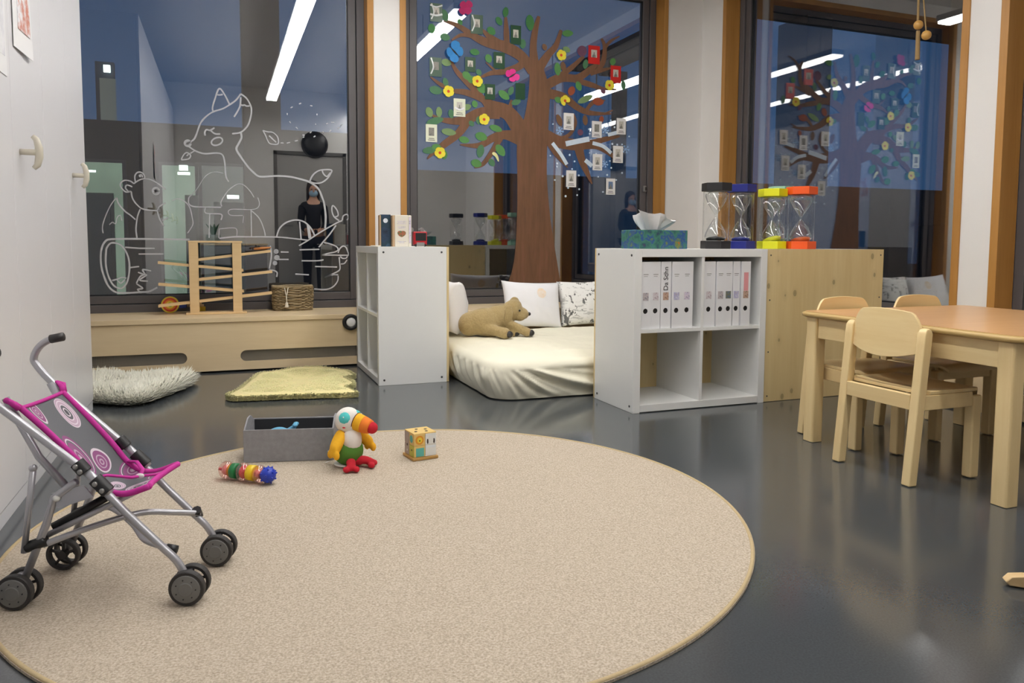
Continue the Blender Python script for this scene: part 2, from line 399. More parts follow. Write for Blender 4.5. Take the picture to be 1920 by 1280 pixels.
def grille_mat():
    m, n, b = newmat('perforated_grille'); t = n.nodes.new('ShaderNodeTexCoord'); v = n.nodes.new('ShaderNodeTexVoronoi')
    v.inputs['Scale'].default_value = 120; v.inputs['Randomness'].default_value = 0; n.links.new(t.outputs['Object'], v.inputs['Vector'])
    f = mathn(n, 'LESS_THAN', v.outputs['Distance'], .34)
    n.links.new(mixc(n, f, srgb(136, 130, 120), srgb(60, 58, 56)), b.inputs['Base Color']); b.inputs['Roughness'].default_value = .45; b.inputs['Metallic'].default_value = .3
    return m
M['grille'] = grille_mat()
cover('radiator_cover', 'plywood radiator cover with sill under the fox window', -1.2, 1.05, [(-1.12, -.205, .062, .131), (.095, 1.0, .062, .131)])
cover('radiator_cover', 'plywood radiator cover with sill behind the mattress and pillows', 1.055, 3.63, [(1.3, 2.1, .062, .131), (2.3, 3.1, .062, .131)])
cover('radiator_cover', 'plywood radiator cover along the right wall behind the table', .0, 4.885, [(.3, 1.2, .13, .19), (1.6, 2.4, .13, .19), (2.75, 3.6, .13, .19), (3.9, 4.7, .13, .19)], True, 3.315, XP)
k_ = thing('thermostat_knob', 'round black knob with white centre on the plywood cover beside the shelf', 'knob', (.762, 4.888, .285))
MB().lathe([(.052, 0), (.052, .016), (.044, .022), (.030, .022), (.030, .018)], (.762, 4.888, .285), 28, (0, -1, 0)).build('ring', 'black', k_, smooth=True)
MB().lathe([(.030, .012), (.030, .020), (.02, .024), (0, .025)], (.762, 4.888, .285), 24, (0, -1, 0)).build('centre_cap', 'paper', k_, smooth=True)

# ------------------------------------------------------------------ ceiling lamps
M['wire'] = plain('steel_wire', (120, 120, 120), .4, metal=.8)
rows = ((.66, 'row nearest the cabinets'), (1.86, 'row in the middle of the room'))
LH = 2.66
for x, rn in rows:
    for (y0, y1, pn) in ((.2, 1.74, 'near'), (1.76, 3.30, 'middle'), (3.32, 4.86, 'window'))+(() if x < 1 else ((-.66, .18, 'rear'),)):  # unseen rear lamp added to brighten the wall behind the camera
        t = thing('ceiling_lamp', f'white fluorescent ceiling lamp, {pn} lamp of the {rn}', 'lamp', (x, (y0+y1)/2, LH), 0, 'fluorescent ceiling lamps')
        MB().box(x-.075, x+.075, y0, y1, LH+.012, LH+.062).build('housing', 'lampbody', t, bevel=.004)
        MB().box(x-.062, x+.062, y0+.01, y1-.01, LH-.008, LH+.012).build('diffuser', 'lamp', t)
        for yy in (y0+.25, y1-.25): MB().tube([(x, yy, LH+.062), (x, yy, ZC)], .003, 6).build('hanger', 'wire', t)

# ------------------------------------------------------------------ outside (dusk, seen through the panes)
M['facade'] = plain('facade_render', (58, 54, 54), .9); M['ground'] = plain('courtyard_paving', (40, 42, 46), .9)
M['dimscreen'] = plain('dimming_screen_green', (120, 140, 118), .9); M['tower'] = plain('tower_cladding', (44, 58, 78), .7)
def litmat(name, col, s):
    m = glow(name, col, s); n = m.node_tree; e = [x for x in n.nodes if x.type == 'EMISSION'][0]
    f = noisen(n, coords(n, (1, 1, .6)), 1.3, 3); n.links.new(mathn(n, 'MULTIPLY', mathn(n, 'ADD', f, .25), s*1.3), e.inputs[1]); return m
M['litgreen'] = litmat('lit_window_green', (.36, .52, .38), .42); M['litdim'] = litmat('lit_window_dim', (.42, .50, .46), .16)
M['striplight'] = glow('added_strip_tube', (.95, 1.0, 1.0), 4.0); M['tubelight'] = glow('far_tube_light', (.85, 1.0, .9), 3.0)
tag(MB().box(-30, 40, 5.7, 45, -.5, -.3).build('floor_outside', 'ground'), 'dark paving of the courtyard outside', kind='structure')
FY = 16.0
def fbox(u0, v0, u1, v1, y0, y1):
    a, c = wp(u0, v1, 'y', y0), wp(u1, v0, 'y', y0); return MB().box(a.x, c.x, y0, y1, min(a.z, c.z), max(a.z, c.z))
t = thing('neighbour_building', 'low dark building across the courtyard with green lit windows, behind the fox window', 'building', (wp(400, 400, 'y', FY).x, FY, -.3))
zb = wp(400, 236, 'y', FY).z
MB().box(wp(-150, 400, 'y', FY).x, wp(705, 400, 'y', FY).x, FY, FY+6, -.3, zb).build('wall', 'facade', t)
for u0, v0, u1, v1, mm in ((130, 306, 229, 575, 'litgreen'), (311, 312, 372, 575, 'litgreen'), (378, 314, 470, 575, 'litdim')):
    wn = fbox(u0, v0, u1, v1, FY-.06, FY-.01).build('window', mm, t)
    a, c = wp(u0, v1, 'y', FY-.06), wp(u1, v0, 'y', FY-.06)
    fr = MB()
    for q in ((a.x-.06, a.x, a.z, c.z), (c.x, c.x+.06, a.z, c.z), (a.x-.06, c.x+.06, c.z, c.z+.06)): fr.box(q[0], q[1], FY-.09, FY-.01, q[2], q[3])
    fr.build('window_frame', 'frame', wn)
for u0, v0, u1, v1 in ((336, 310, 352, 319), (333, 323, 356, 327), (160, 319, 179, 322), (426, 366, 448, 372), (495, 361, 508, 368), (193, 364, 204, 369)):
    fbox(u0, v0, u1, v1, FY-.14, FY-.1).build('tube_light', 'tubelight', t)
t = thing('stair_tower', 'dark blue stair tower with one lit opening beyond the courtyard', 'building', (wp(200, 300, 'y', 24).x, 24, -.3))
MB().box(wp(184, 300, 'y', 24).x, wp(219, 300, 'y', 24).x, 24, 24.25, -.3, wp(200, 116, 'y', 24).z).build('wall', 'tower', t)
fbox(189, 148, 216, 226, 23.9, 23.98).build('lit_opening', 'litdim', t)
fbox(194, 122, 206, 134, 23.8, 23.9).build('tube_light', 'tubelight', t)
for u0, v0, u1, v1, y_ in ((130, 362, 212, 575, FY-.3), (352, 366, 371, 575, FY-.3), (405, 380, 466, 575, FY-.3)):  # added boxes stand for the darker lower part of the lit rooms
    a, c = wp(u0, v1, 'y', y_), wp(u1, v0, 'y', y_)
    tag(MB().box(a.x, c.x, y_, y_+.12, -.3, c.z).box(a.x+.05, c.x-.05, y_-.05, y_, -.3, c.z-.3).build('dimming_screen', 'dimscreen', origin=((a.x+c.x)/2, y_, -.3)), {130: 'added green screen darkening the lower left lit window outside', 352: 'added narrow screen darkening the lower middle lit window outside', 405: 'added wide screen darkening the lower dim window outside'}[u0], 'screen')
a, c = wp(457, 300, 'y', 6.6), wp(528, 300, 'y', 6.6)
tag(MB().box(a.x, c.x, 6.6, 6.9, -.3, 3.6).build('outside_column', 'facade', origin=(a.x, 6.6, -.3)), 'dark outside column beside the lamp reflection in the fox window', 'column')
a = wp(780, 318, 'y', 18)
tag(MB().box(a.x-.5, 40, 18, 18.4, -.3, a.z).build('courtyard_wall', 'facade', origin=(a.x, 18, -.3)), 'dark courtyard wall behind the painted tree window', 'wall')
t = thing('added_canopy', 'added dark canopy on posts framing the sky in the right window', 'canopy', (4.6, 3, -.3))  # slab and posts added as occluders that frame the sky patch
yc = wp(1640, 65, 'z', 2.95).y
MB().box(3.95, 14, -3, yc, 2.95, 3.15).build('occluder_slab', 'facade', t)
for u0, u1 in ((1452, 1506), (1769, 1850)):
    a, c = wp(u0, 300, 'x', 5.2), wp(u1, 300, 'x', 5.2)
    MB().box(5.2, 5.5, min(a.y, c.y), max(a.y, c.y), -.3, 2.95).build('post', 'facade', t)
ta, tb2 = Vector((4.43, 8.95, 2.66)), Vector((4.52, 7.3, 2.66))
t = thing('added_strip_light', 'added strip light outside imitating the bright strip in the tree window', 'lamp', (ta.x, 8.1, 2.66))  # added lamp imitating the bright strip that shows in the pane
MB().tube([ta, tb2], .045, 10).build('tube', 'striplight', t, smooth=True)
for p_ in (ta.lerp(tb2, .15), ta.lerp(tb2, .85)): MB().tube([p_, p_+Vector((0, 0, .34))], .01, 6).build('bracket', 'facade', t)
MB().box(4.2, 4.75, 7.2, 9.05, 3.0, 3.05).build('mounting_board', 'facade', t)
MB().box(4.9, 5.05, 9.0, 9.15, -.3, 3.0).box(4.7, 5.05, 9.0, 9.15, 3.0, 3.05).build('post', 'facade', t)
a = wp(1640, 425, 'x', 16)
tag(MB().box(16, 16.4, -6, 14, -.3, a.z).build('garden_wall', 'facade', origin=(16, 4, -.3)), 'dark garden wall beyond the right window', 'wall')

# ------------------------------------------------------------------ tall white cabinets on the left
CX = -.58
edges = [(3.15, 3.60, 4.02), (2.25, 2.70, 3.15), (1.35, 1.80, 2.25), (.45, .90, 1.35), (-.68, -.12, .45)]
cl = ['at the far end beside the fox window', 'with two papers pinned to its door', 'third from the window, left of the doll stroller', 'fourth from the window', 'beside the rear wall']
for i, (y0, ym, y1) in enumerate(edges):
    t = thing('tall_cabinet', f'tall white built-in cabinet with two doors {cl[i]}', 'cabinet', ((CX+XL)/2, (y0+y1)/2, 0), 0, 'tall white built-in cabinets')
    MB().box(XL+.003, CX-.021, y0+.001, y1-.001, .045, 2.6).build('body', 'cab', t)
    MB().box(XL+.003, CX-.004, y0, y1, 0, .042).build('plinth', 'cab', t)
    for a, c, hy in ((y0, ym, None), (ym, y1, ym+.085)):
        dr = MB().box(CX-.019, CX, a+.0015, c-.0015, .048, 2.6).build('door', 'cab', t, bevel=.0015)
        if hy:
            zh = 1.07
            h = MB().tube([(CX, hy, zh), (CX+.044, hy, zh)], .0095, 12)
            h.tube([(CX+.036, hy, zh-.05), (CX+.046, hy, zh-.04), (CX+.052, hy, zh-.015), (CX+.052, hy, zh+.015), (CX+.046, hy, zh+.04), (CX+.036, hy, zh+.05)], [.007, .0095, .0115, .0115, .0095, .007], 10)
            h.build('handle', 'cabh', dr, smooth=True)
M['print1'] = blotchy('pinned_print', [(190, 176, 190), (236, 236, 240), (206, 130, 108), (226, 226, 232)], 14)
p = [wp(u, v, 'x', CX+.004) for u, v in ((26, 80), (57, 112), (58, -60), (24, -90))]
t = thing('pinned_paper', 'white paper with a red print pinned beside the upper cabinet edge', 'paper', (CX, p[0].y, p[0].z))
yA, yB = p[0].y, p[1].y
pz = [Vector((CX+.003, yA, 1.385)), Vector((CX+.012, yB, 1.385)), Vector((CX+.003, yB, 1.72)), Vector((CX+.003, yA, 1.72))]
MB().prism(pz, (.0012, 0, 0)).build('sheet', 'paper', t)
MB().prism([Vector((CX+.0058, yA+.05, 1.45)), Vector((CX+.012, yB-.03, 1.45)), Vector((CX+.0055, yB-.03, 1.70)), Vector((CX+.0045, yA+.05, 1.70))], (.0012, 0, 0)).build('picture', 'print1', t)
t = thing('pinned_paper', 'white paper at the left edge of the photo pinned on the cabinet', 'paper', (CX, 2.56, 1.28))
MB().box(CX+.001, CX+.0025, 2.44, 2.66, 1.275, 1.57).build('sheet', 'paper', t)
M['print2'] = blotchy('faint_print', [(214, 214, 222), (236, 236, 240), (190, 190, 204)], 10)
MB().box(CX+.0025, CX+.0032, 2.46, 2.64, 1.33, 1.55).build('picture', 'print2', t)

# ------------------------------------------------------------------ cube shelves
H = .77
def cube_shelf(name, label, loc, rz, W, D=.39):
    t = thing(name, label, 'shelf', loc, rz); T = .038; i_ = .016
    for x0, x1 in ((0, T), (W-T, W)): MB().box(x0, x1, 0, D, 0, H).build('side_panel', 'white', t, local=True, bevel=.0015)
    MB().box(T, W-T, 0, D, H-T, H).build('top_board', 'white', t, local=True, bevel=.0015)
    MB().box(T, W-T, 0, D, .004, T).build('bottom_board', 'white', t, local=True, bevel=.0015)
    MB().box(W/2-i_/2, W/2+i_/2, .003, D, T, H-T).build('divider', 'white', t, local=True)
    for x0, x1 in ((T, W/2-i_/2), (W/2+i_/2, W-T)): MB().box(x0, x1, .003, D, H/2-i_/2, H/2+i_/2).build('shelf_board', 'white', t, local=True)
    bk = MB().box(0, W, D+.0005, D+.0125, .002, H).build('back_board', 'pine', t, local=True)
    for sx_ in (0, 1):
        for y in (.03, D-.03):
            for z in (.03, H-.03):
                x = -.001 if sx_ == 0 else W+.001
                MB().lathe([(.0058, -.002), (.0058, .0012), (.003, .002), (.003, .0005)], (x, y, z), 12, (-1 if sx_ == 0 else 1, 0, 0)).build('screw', 'screw', t, local=True)
    for x in (.02, W-.02):
        for z in (.03, H*.33, H*.67, H-.03):
            MB().lathe([(.004, 0), (.004, .0012), (.002, .0014)], (x, D+.0125, z), 10, (0, 1, 0)).build('screw', 'screw', t, local=True)
    return t
cube_shelf('cube_shelf', 'white cube shelf end-on to the left of the mattress', (.80, 4.884, 0), -PI/2, .729)
BX, BY, BW = 1.780, 3.074, .750
cube_shelf('cube_shelf', 'white cube shelf with binders facing the room', (BX, BY, 0), 0, BW)
cube_shelf('cube_shelf', 'cube shelf turned round showing its knotty pine back board', (3.296, BY+.4125, 0), PI, .758)

# binders
M['hole'] = plain('binder_hole_shade', (24, 22, 22), .6)
phot = [('binder_photo_a', [(120, 130, 160), (200, 190, 190), (70, 80, 110)]), ('binder_photo_b', [(190, 150, 160), (220, 216, 220), (150, 110, 120)]),
        ('binder_photo_c', [(120, 60, 44), (200, 170, 150), (90, 40, 30)]), ('binder_photo_d', [(210, 180, 150), (180, 180, 214), (230, 226, 226)]),
        ('binder_photo_e', [(176, 176, 220), (226, 214, 226), (110, 114, 160)]), ('binder_photo_f', [(90, 130, 190), (120, 120, 90), (60, 110, 170)])]
for k, (nm, cs) in enumerate(phot): M['ph%d' % k] = blotchy(nm, cs, 60)
M['pinklabel'] = plain('pink_label', (226, 156, 160), .6)
bl = ['first binder from the left in the left cube', 'second binder from the left in the left cube', 'binder with dark lettering on its spine in the left cube',
      'fourth binder from the left in the left cube', 'rightmost binder in the left cube', 'first binder from the left in the right cube', 'second binder from the left in the right cube',
      'binder with the blue and green picture in the right cube', 'fourth binder from the left in the right cube', 'binder with the pink label in the right cube']
YB = BY+.012
us = [(1199, 1220.5), (1221, 1239.5), (1240, 1259), (1260, 1276.5), (1277.5, 1300.5), (1325, 1342), (1343, 1358.5), (1359.5, 1374), (1375, 1388), (1389.5, 1406.5)]
pk = [0, 1, 2, 3, 4, 1, 0, 5, 3, 2]
zs = H/2+.009
for i, (u0, u1) in enumerate(us):
    x0, x1 = wp(u0, 560, 'y', YB).x, wp(u1, 560, 'y', YB).x
    if i == 0: x0 = BX+.0385
    if i == 5: x0 = BX+BW/2+.0085
    xm = (x0+x1)/2; yb = YB+(.006 if i % 3 else 0); hgt = .316
    t = thing('binder', f'white ring {bl[i]}', 'binder', (xm, yb+.14, zs), 0, 'white ring binders in the cube shelf')
    me = plate([(x0+.0005, zs), (x1-.0005, zs), (x1-.0005, zs+hgt), (x0+.0005, zs+hgt)], [[(xm+.0125*math.cos(a*PI/8), zs+.085+.0125*math.sin(a*PI/8)) for a in range(16)]], .003)
    for v in me.vertices: x, z, y = v.co; v.co = Vector((x, yb+y+.0015, z))-t.location
    bm = bmesh.new(); bm.from_mesh(me); bmesh.ops.recalc_face_normals(bm, faces=bm.faces); bm.to_mesh(me); bm.free()
    link('spine', me, 'binder', t)
    MB().box(x0+.0005, x0+.003, yb+.003, yb+.285, zs, zs+hgt).box(x1-.003, x1-.0005, yb+.003, yb+.285, zs, zs+hgt).build('cover', 'binder', t)
    MB().box(x0+.0035, x1-.0035, yb+.01, yb+.275, zs+.008, zs+hgt-.012).build('page_block', 'hole', t)  # pages coloured dark as the shade behind the finger hole
    ring = MB().lathe([(.0125, 0), (.0145, -.0008), (.0145, .0004), (.0125, .003)], (xm, yb+.0008, zs+.085), 20, (0, 1, 0), cap=False).build('finger_ring', 'alu', t, smooth=True)
    MB().lathe([(.0, .004), (.0124, .004), (.0128, -.0002)], (xm, yb+.0008, zs+.085), 20, (0, 1, 0), cap=False).build('finger_hole_shade', 'hole', t)  # black cup paints the shade inside the finger hole
    wz = min(.03, x1-x0-.012)
    MB().box(xm-wz/2, xm+wz/2, yb-.0008, yb+.0002, zs+.135, zs+.135+.036).build('picture_label', 'ph%d' % pk[i], t)
    MB().box(xm-wz/2+.002, xm+wz/2-.002, yb-.0006, yb+.0002, zs+.255, zs+.258).box(xm-wz/2+.004, xm+wz/2-.006, yb-.0006, yb+.0002, zs+.247, zs+.249).build('title_line', M['alu'], t)
    if i == 9: MB().box(xm-.013, xm+.013, yb-.0012, yb+.0002, zs+.172, zs+.262).build('pink_label', 'pinklabel', t)
    if i == 2:
        me = textmesh('Da Schn', .034); me.transform(Matrix.Translation(Vector((xm, yb-.0004, zs+.236))-t.location) @ Matrix.Rotation(PI/2, 4, 'X') @ Matrix.Rotation(PI/2, 4, 'Z'))
        link('lettering', me, 'black', t)

# ------------------------------------------------------------------ things on the shelves
def hourglass(label, u, y, h, col, name, R=.074, rot=.26, tilt=0):
    x = wp(u, 466, 'y', y).x; z = H+.0005
    M[name] = plain(name, col, .38, var=.03); M[name+'s'] = plain(name+'_sand', tuple(min(255, c+14) for c in col), .9, var=.2, vs=300)
    t = thing('hourglass', label, 'hourglass', (x, y, z), 0, 'sand timers on the shelf'); c = (x, y, z); hc = .040
    MB().lathe([(R-.002, 0), (R, .002), (R, hc-.002), (R-.002, hc)], c, 6, a0=rot).build('base', name, t)
    MB().lathe([(R-.002, h-hc), (R, h-hc+.002), (R, h-.002), (R-.002, h)], c, 6, a0=rot).build('top_cap', name, t)
    MB().lathe([(R*.86, hc), (R*.86, h-hc)], c, 28).build('outer_tube', 'clear', t, smooth=True)
    prof = []
    for i in range(25):
        f = i/24; s_ = abs(2*f-1); r = R*.70*(math.sin(min(1, s_*1.02)*PI/2*1.0)**1.15)*(1 if s_ < .82 else math.sqrt(max(0, 1-((s_-.82)/.18)**2))*.5+.5)+.0035
        prof.append((r, hc+.002+(h-2*hc-.004)*f))
    MB().lathe(prof, c, 26).build('glass_bulb', 'bulb', t, smooth=True)
    sd = MB().lathe([(R*.60, hc+.001), (R*.62, hc+.012), (R*.45, hc+.018), (0, hc+.024)], c, 22)
    for p in sd.v: p.z += tilt*(p.x-x)*.35 if p.z > z+hc+.005 else 0
    sd.build('sand', name+'s', t, smooth=True); return t
hourglass('large hourglass with black caps and black sand', 1341, 3.195, .325, (34, 33, 34), 'timer_black')
hourglass('large hourglass with dark blue caps, second from the left', 1388, 3.30, .332, (28, 38, 122), 'timer_blue')
hourglass('large hourglass with yellow caps and yellow-green sand', 1446, 3.265, .312, (222, 222, 30), 'timer_yellow', tilt=1)
hourglass('large hourglass with orange caps and orange sand', 1500, 3.195, .322, (238, 92, 30), 'timer_orange', R=.078, tilt=.6)
hourglass('hourglass with pale green caps hidden behind the yellow one', 1459, 3.40, .338, (150, 196, 172), 'timer_green', R=.06)

M['tissuebox'] = blotchy('painted_box', [(150, 66, 48), (44, 62, 96), (52, 110, 98), (70, 130, 110), (40, 78, 150), (110, 140, 70), (190, 90, 50)], 15)
a, c = wp(1190, 466, 'y', 3.10), wp(1289, 466, 'y', 3.10)
t = thing('tissue_box', 'hand-painted green and blue tissue box with a white tissue', 'tissue box', ((a.x+c.x)/2, 3.165, H+.0005))
zt = H+.0005; hb = .088
MB().box(a.x, c.x, 3.10, 3.23, zt, zt+hb).build('box', 'tissuebox', t, bevel=.003)
MB().lathe([(.045, 0), (.05, .001), (.045, .0015)], ((a.x+c.x)/2-.015, 3.165, zt+hb), 24).build('slot_rim', 'dark', t)
tb = MB(); cx_ = (a.x+c.x)/2-.012; n_ = 18; mm_ = 9
for j in range(mm_+1):
    f = j/mm_
    for i in range(n_):
        q = 2*PI*i/n_; rr = (.034+.058*f)*(1+.25*math.sin(3*q+f*2)+.18*math.sin(5*q+1.3))
        hx = rr*math.cos(q)*1.25; hy = rr*math.sin(q)*.55
        hz = f*(.080+.026*math.cos(q*1.0+2.6)+.010*math.sin(4*q))*(1-.12*f)
        tb.v.append(Vector((cx_+hx*(1-.25*f)+.012*f*math.cos(q), 3.165+hy, zt+hb-.004+hz)))
for j in range(mm_):
    for i in range(n_): tb.f.append((j*n_+i, j*n_+(i+1) % n_, (j+1)*n_+(i+1) % n_, (j+1)*n_+i))
k0 = len(tb.v); tb.v.append(Vector((cx_-.012, 3.165, zt+hb+.060)))
for i in range(n_): tb.f.append((mm_*n_+i, mm_*n_+(i+1) % n_, k0))
tb.build('tissue', 'paper', t, smooth=False)

# on the left shelf: two books and a red toy
M['night'] = blotchy('book_cover_night', [(20, 30, 52), (44, 66, 92), (30, 60, 70), (80, 112, 150)], 16, .4)
M['cream'] = plain('cream_card', (232, 226, 212), .55, var=.03); M['tan'] = plain('tan_card', (196, 164, 128), .6)
M['moon'] = plain('moon_print', (232, 238, 246), .5); M['redp'] = plain('red_plastic', (178, 30, 40), .35); M['boatp'] = blotchy('boat_print', [(70, 60, 110), (190, 90, 70), (90, 120, 70), (120, 110, 130)], 70)
z0 = H+.0005; YA = 4.21
def frontbox(u0, u1, vtop, y, dpt):
    a, c = wp(u0, 461, 'y', y), wp(u1, 461, 'y', y); return a.x, c.x, y, y+dpt, z0, wp((u0+u1)/2, vtop, 'y', y).z
x0, x1, ya, yb_, za, zb = frontbox(715, 733, 402, 4.235, .05)
t = thing('book', 'dark blue book with a moon standing on the left shelf', 'book', ((x0+x1)/2, 4.26, z0))
MB().box(x0, x1, ya, yb_, za, zb).build('cover', 'night', t, bevel=.002)
MB().box(x0-.008, x0-.0005, ya+.003, yb_-.003, za, zb-.004).build('page_edge', 'tan', t)
MB().lathe([(0, .0012), (.013, .001), (.013, -.001)], (x0+(x1-x0)*.45, ya-.0005, zb-.034), 18, (0, -1, 0)).build('moon_print', 'moon', t)
x0, x1, ya, yb_, za, zb = frontbox(740.5, 766, 403, 4.20, .055)
t = thing('game_box', 'cream box with a toy boat picture on the left shelf', 'box', ((x0+x1)/2, 4.228, z0))
MB().box(x0, x1, ya, yb_, za, zb).build('box', 'cream', t, bevel=.003)
MB().box(x0-.012, x0-.0005, ya+.002, yb_, za, zb-.003).build('side_card', 'tan', t)
MB().box(x1+.0005, x1+.018, ya+.002, yb_, za, zb-.001).build('side_flap', 'cream', t, bevel=.003)
MB().box(x1+.004, x1+.014, ya+.0005, ya+.0022, za+.02, zb-.01).build('flap_print', M['ph4'], t)
xm = (x0+x1)/2; zm = za+(zb-za)*.40
ring = [(xm+.024*math.cos(a_)*1.0, ya-.001, zm+.017*math.sin(a_)+.006*abs(math.cos(a_))) for a_ in [2*PI*i/20 for i in range(20)]]
MB().prism(ring, (0, .0015, 0)).build('picture', 'boatp', t)
for k, (zz, wd) in enumerate(((.80, .05), (.76, .044), (.72, .05), (.62, .044), (.58, .04), (.16, .05), (.12, .03))):
    MB().box(xm-wd/2, xm+wd/2, ya-.0008, ya+.0002, za+(zb-za)*zz, za+(zb-za)*zz+.0022).build('text_line', 'ph%d' % (4 if k < 5 else 3), t)
x0, x1, ya, yb_, za, zb = frontbox(776, 801, 434, 4.215, .04)
t = thing('toy_bus', 'small red toy with a dark screen on the left shelf', 'toy', ((x0+x1)/2, 4.235, z0))
MB().box(x0, x1, ya, yb_, za+.008, zb).build('body', 'redp', t, bevel=.006, seg=3)
MB().box(x0+.01, x1-.006, ya-.002, ya+.002, za+.034, zb-.008).build('screen', 'black', t, bevel=.001)
MB().box(x0+.016, x1-.016, ya-.003, ya+.001, za+.004, za+.024).build('silver_bumper', 'alu', t, bevel=.001)
for xx in (x0+.012, x1-.012):
    MB().lathe([(.008, -.004), (.009, 0), (.008, .004)], (xx, ya+.004, za+.009), 14, (0, 1, 0)).build('wheel', 'black', t)
    MB().lathe([(.011, -.003), (.013, 0), (.011, .003)], (xx-.02 if xx < (x0+x1)/2 else xx-.014, ya+.02, zb+.010), 14, (0, 1, 0)).build('top_roller', 'alu', t)
a = wp(706, 461, 'y', 4.17)
tag(MB().prism([(a.x+math.cos(q)*.028*(1+.15*math.sin(3*q)), 4.19+math.sin(q)*.016, z0) for q in [2*PI*i/14 for i in range(14)]], (0, 0, .007)).build('putty_piece', 'cream', origin=(a.x, 4.19, z0), bevel=.002), 'flat cream piece lying on the corner of the left shelf', 'putty')

# ------------------------------------------------------------------ mattress, pillows, toy dog
def mattress(x0, x1, y0, y1, h):
    bm_ = MB(); cxm, cym = (x0+x1)/2, (y0+y1)/2; hx, hy = (x1-x0)/2, (y1-y0)/2
    per = []                                     # perimeter, corner radius ra
    ra = .16; N = 34
    def corner(cx, cy, a0):
        for i in range(N): a = a0+PI/2*i/N; per.append((cx+ra*math.cos(a), cy+ra*math.sin(a), math.cos(a), math.sin(a)))
    def side(p, q, n, nx, ny):
        for i in range(n): f = i/n; per.append((p[0]+(q[0]-p[0])*f, p[1]+(q[1]-p[1])*f, nx, ny))
    side((x0+ra, y0), (x1-ra, y0), 90, 0, -1); corner(x1-ra, y0+ra, -PI/2); side((x1, y0+ra), (x1, y1-ra), 30, 1, 0); corner(x1-ra, y1-ra, 0)
    side((x1-ra, y1), (x0+ra, y1), 30, 0, 1); corner(x0+ra, y1-ra, PI/2); side((x0, y1-ra), (x0, y0+ra), 60, -1, 0); corner(x0+ra, y0+ra, PI)
    K = 26; n = len(per); s_acc = 0; ss = [0]
    for i in range(1, n): s_acc += math.hypot(per[i][0]-per[i-1][0], per[i][1]-per[i-1][1]); ss.append(s_acc)
    prof = []
    for j in range(K+1):
        f = j/K
        if f < .7: t_ = f/.7; prof.append((-.035*(1-t_)**2.2+.004*math.sin(t_*PI), .006+(h-.055)*t_, t_))
        else: a = (f-.7)/.3*PI/2; prof.append((-.055*(1-math.cos(a)), h-.055+.055*math.sin(a), 1+(f-.7)/.3))
    for j, (off, z, t_) in enumerate(prof):
        for i, (px, py, nx, ny) in enumerate(per):
            s_ = ss[i]; env = math.sin(min(1, t_*.85)*PI)**.8 if t_ < 1.17 else 0
            dx = px-(x0+.1)
            if ny < -.3:                         # front: folds that start at the near top corner and fan out to the right
                q = math.atan2(h-z+.05, max(.02, dx+.10)); amp = .026*min(1, dx*5+.12)
                fold = (1-2*abs(math.sin(q*15+dx*3.5+.4*noise.noise(Vector((dx*5, z*9, 1))))))+.5*(1-2*abs(math.sin(q*27+dx*5+1)))
            elif nx < -.3 and ny < .8:           # left side: steep folds running into the corner
                fold = math.sin(s_*52+z*34+noise.noise(Vector((s_*5, z*5, 3))))+.4*math.sin(s_*91+z*60); amp = .008
            else: fold = math.sin(s_*38+z*20); amp = .006
            wv = .004*noise.noise(Vector((px*9, py*9, z*14)))
            o_ = off+env*amp*fold+wv
            zz = z+.004*noise.noise(Vector((px*6, py*6, 3.1)))*(1 if z > .1 else 0)
            bm_.v.append(Vector((px+nx*o_, py+ny*o_, max(.003, zz))))
    for j in range(K):
        for i in range(n): bm_.f.append((j*n+i, j*n+(i+1) % n, (j+1)*n+(i+1) % n, (j+1)*n+i))
    last = K*n; R_ = 26                          # the top, in rings towards the centre
    for r in range(1, R_+1):
        g = 1-r/R_
        for i in range(n):
            p = bm_.v[last+i]; x = cxm+(p.x-cxm)*g; y = cym+(p.y-cym)*g; e = min(1, (1-g)*5)
            z = h+.016*e+.010*e*noise.noise(Vector((x*3.2, y*3.2, .7)))+.013*e*max(0, noise.noise(Vector((x*5+y*3, y*8, 2))))**1.5+.006*e*abs(noise.noise(Vector((x*9+y*4, y*11, 2))))+.004*e*noise.noise(Vector((x*22, y*14, 5)))
            bm_.v.append(Vector((x, y, z)))
        for i in range(n):
            A = last+(r-1)*n; B = last+r*n; bm_.f.append((A+i, A+(i+1) % n, B+(i+1) % n, B+i))
    return bm_
mx0, mx1, my0, my1, mh = 1.228, 2.62, 3.50, 4.87, .205
tag(mattress(mx0, mx1, my0, my1, mh).build('mattress', 'sheet', origin=((mx0+mx1)/2, (my0+my1)/2, 0), smooth=True), 'low mattress with a creased cream fitted sheet between the shelves', 'mattress')
mtop = mh+.020
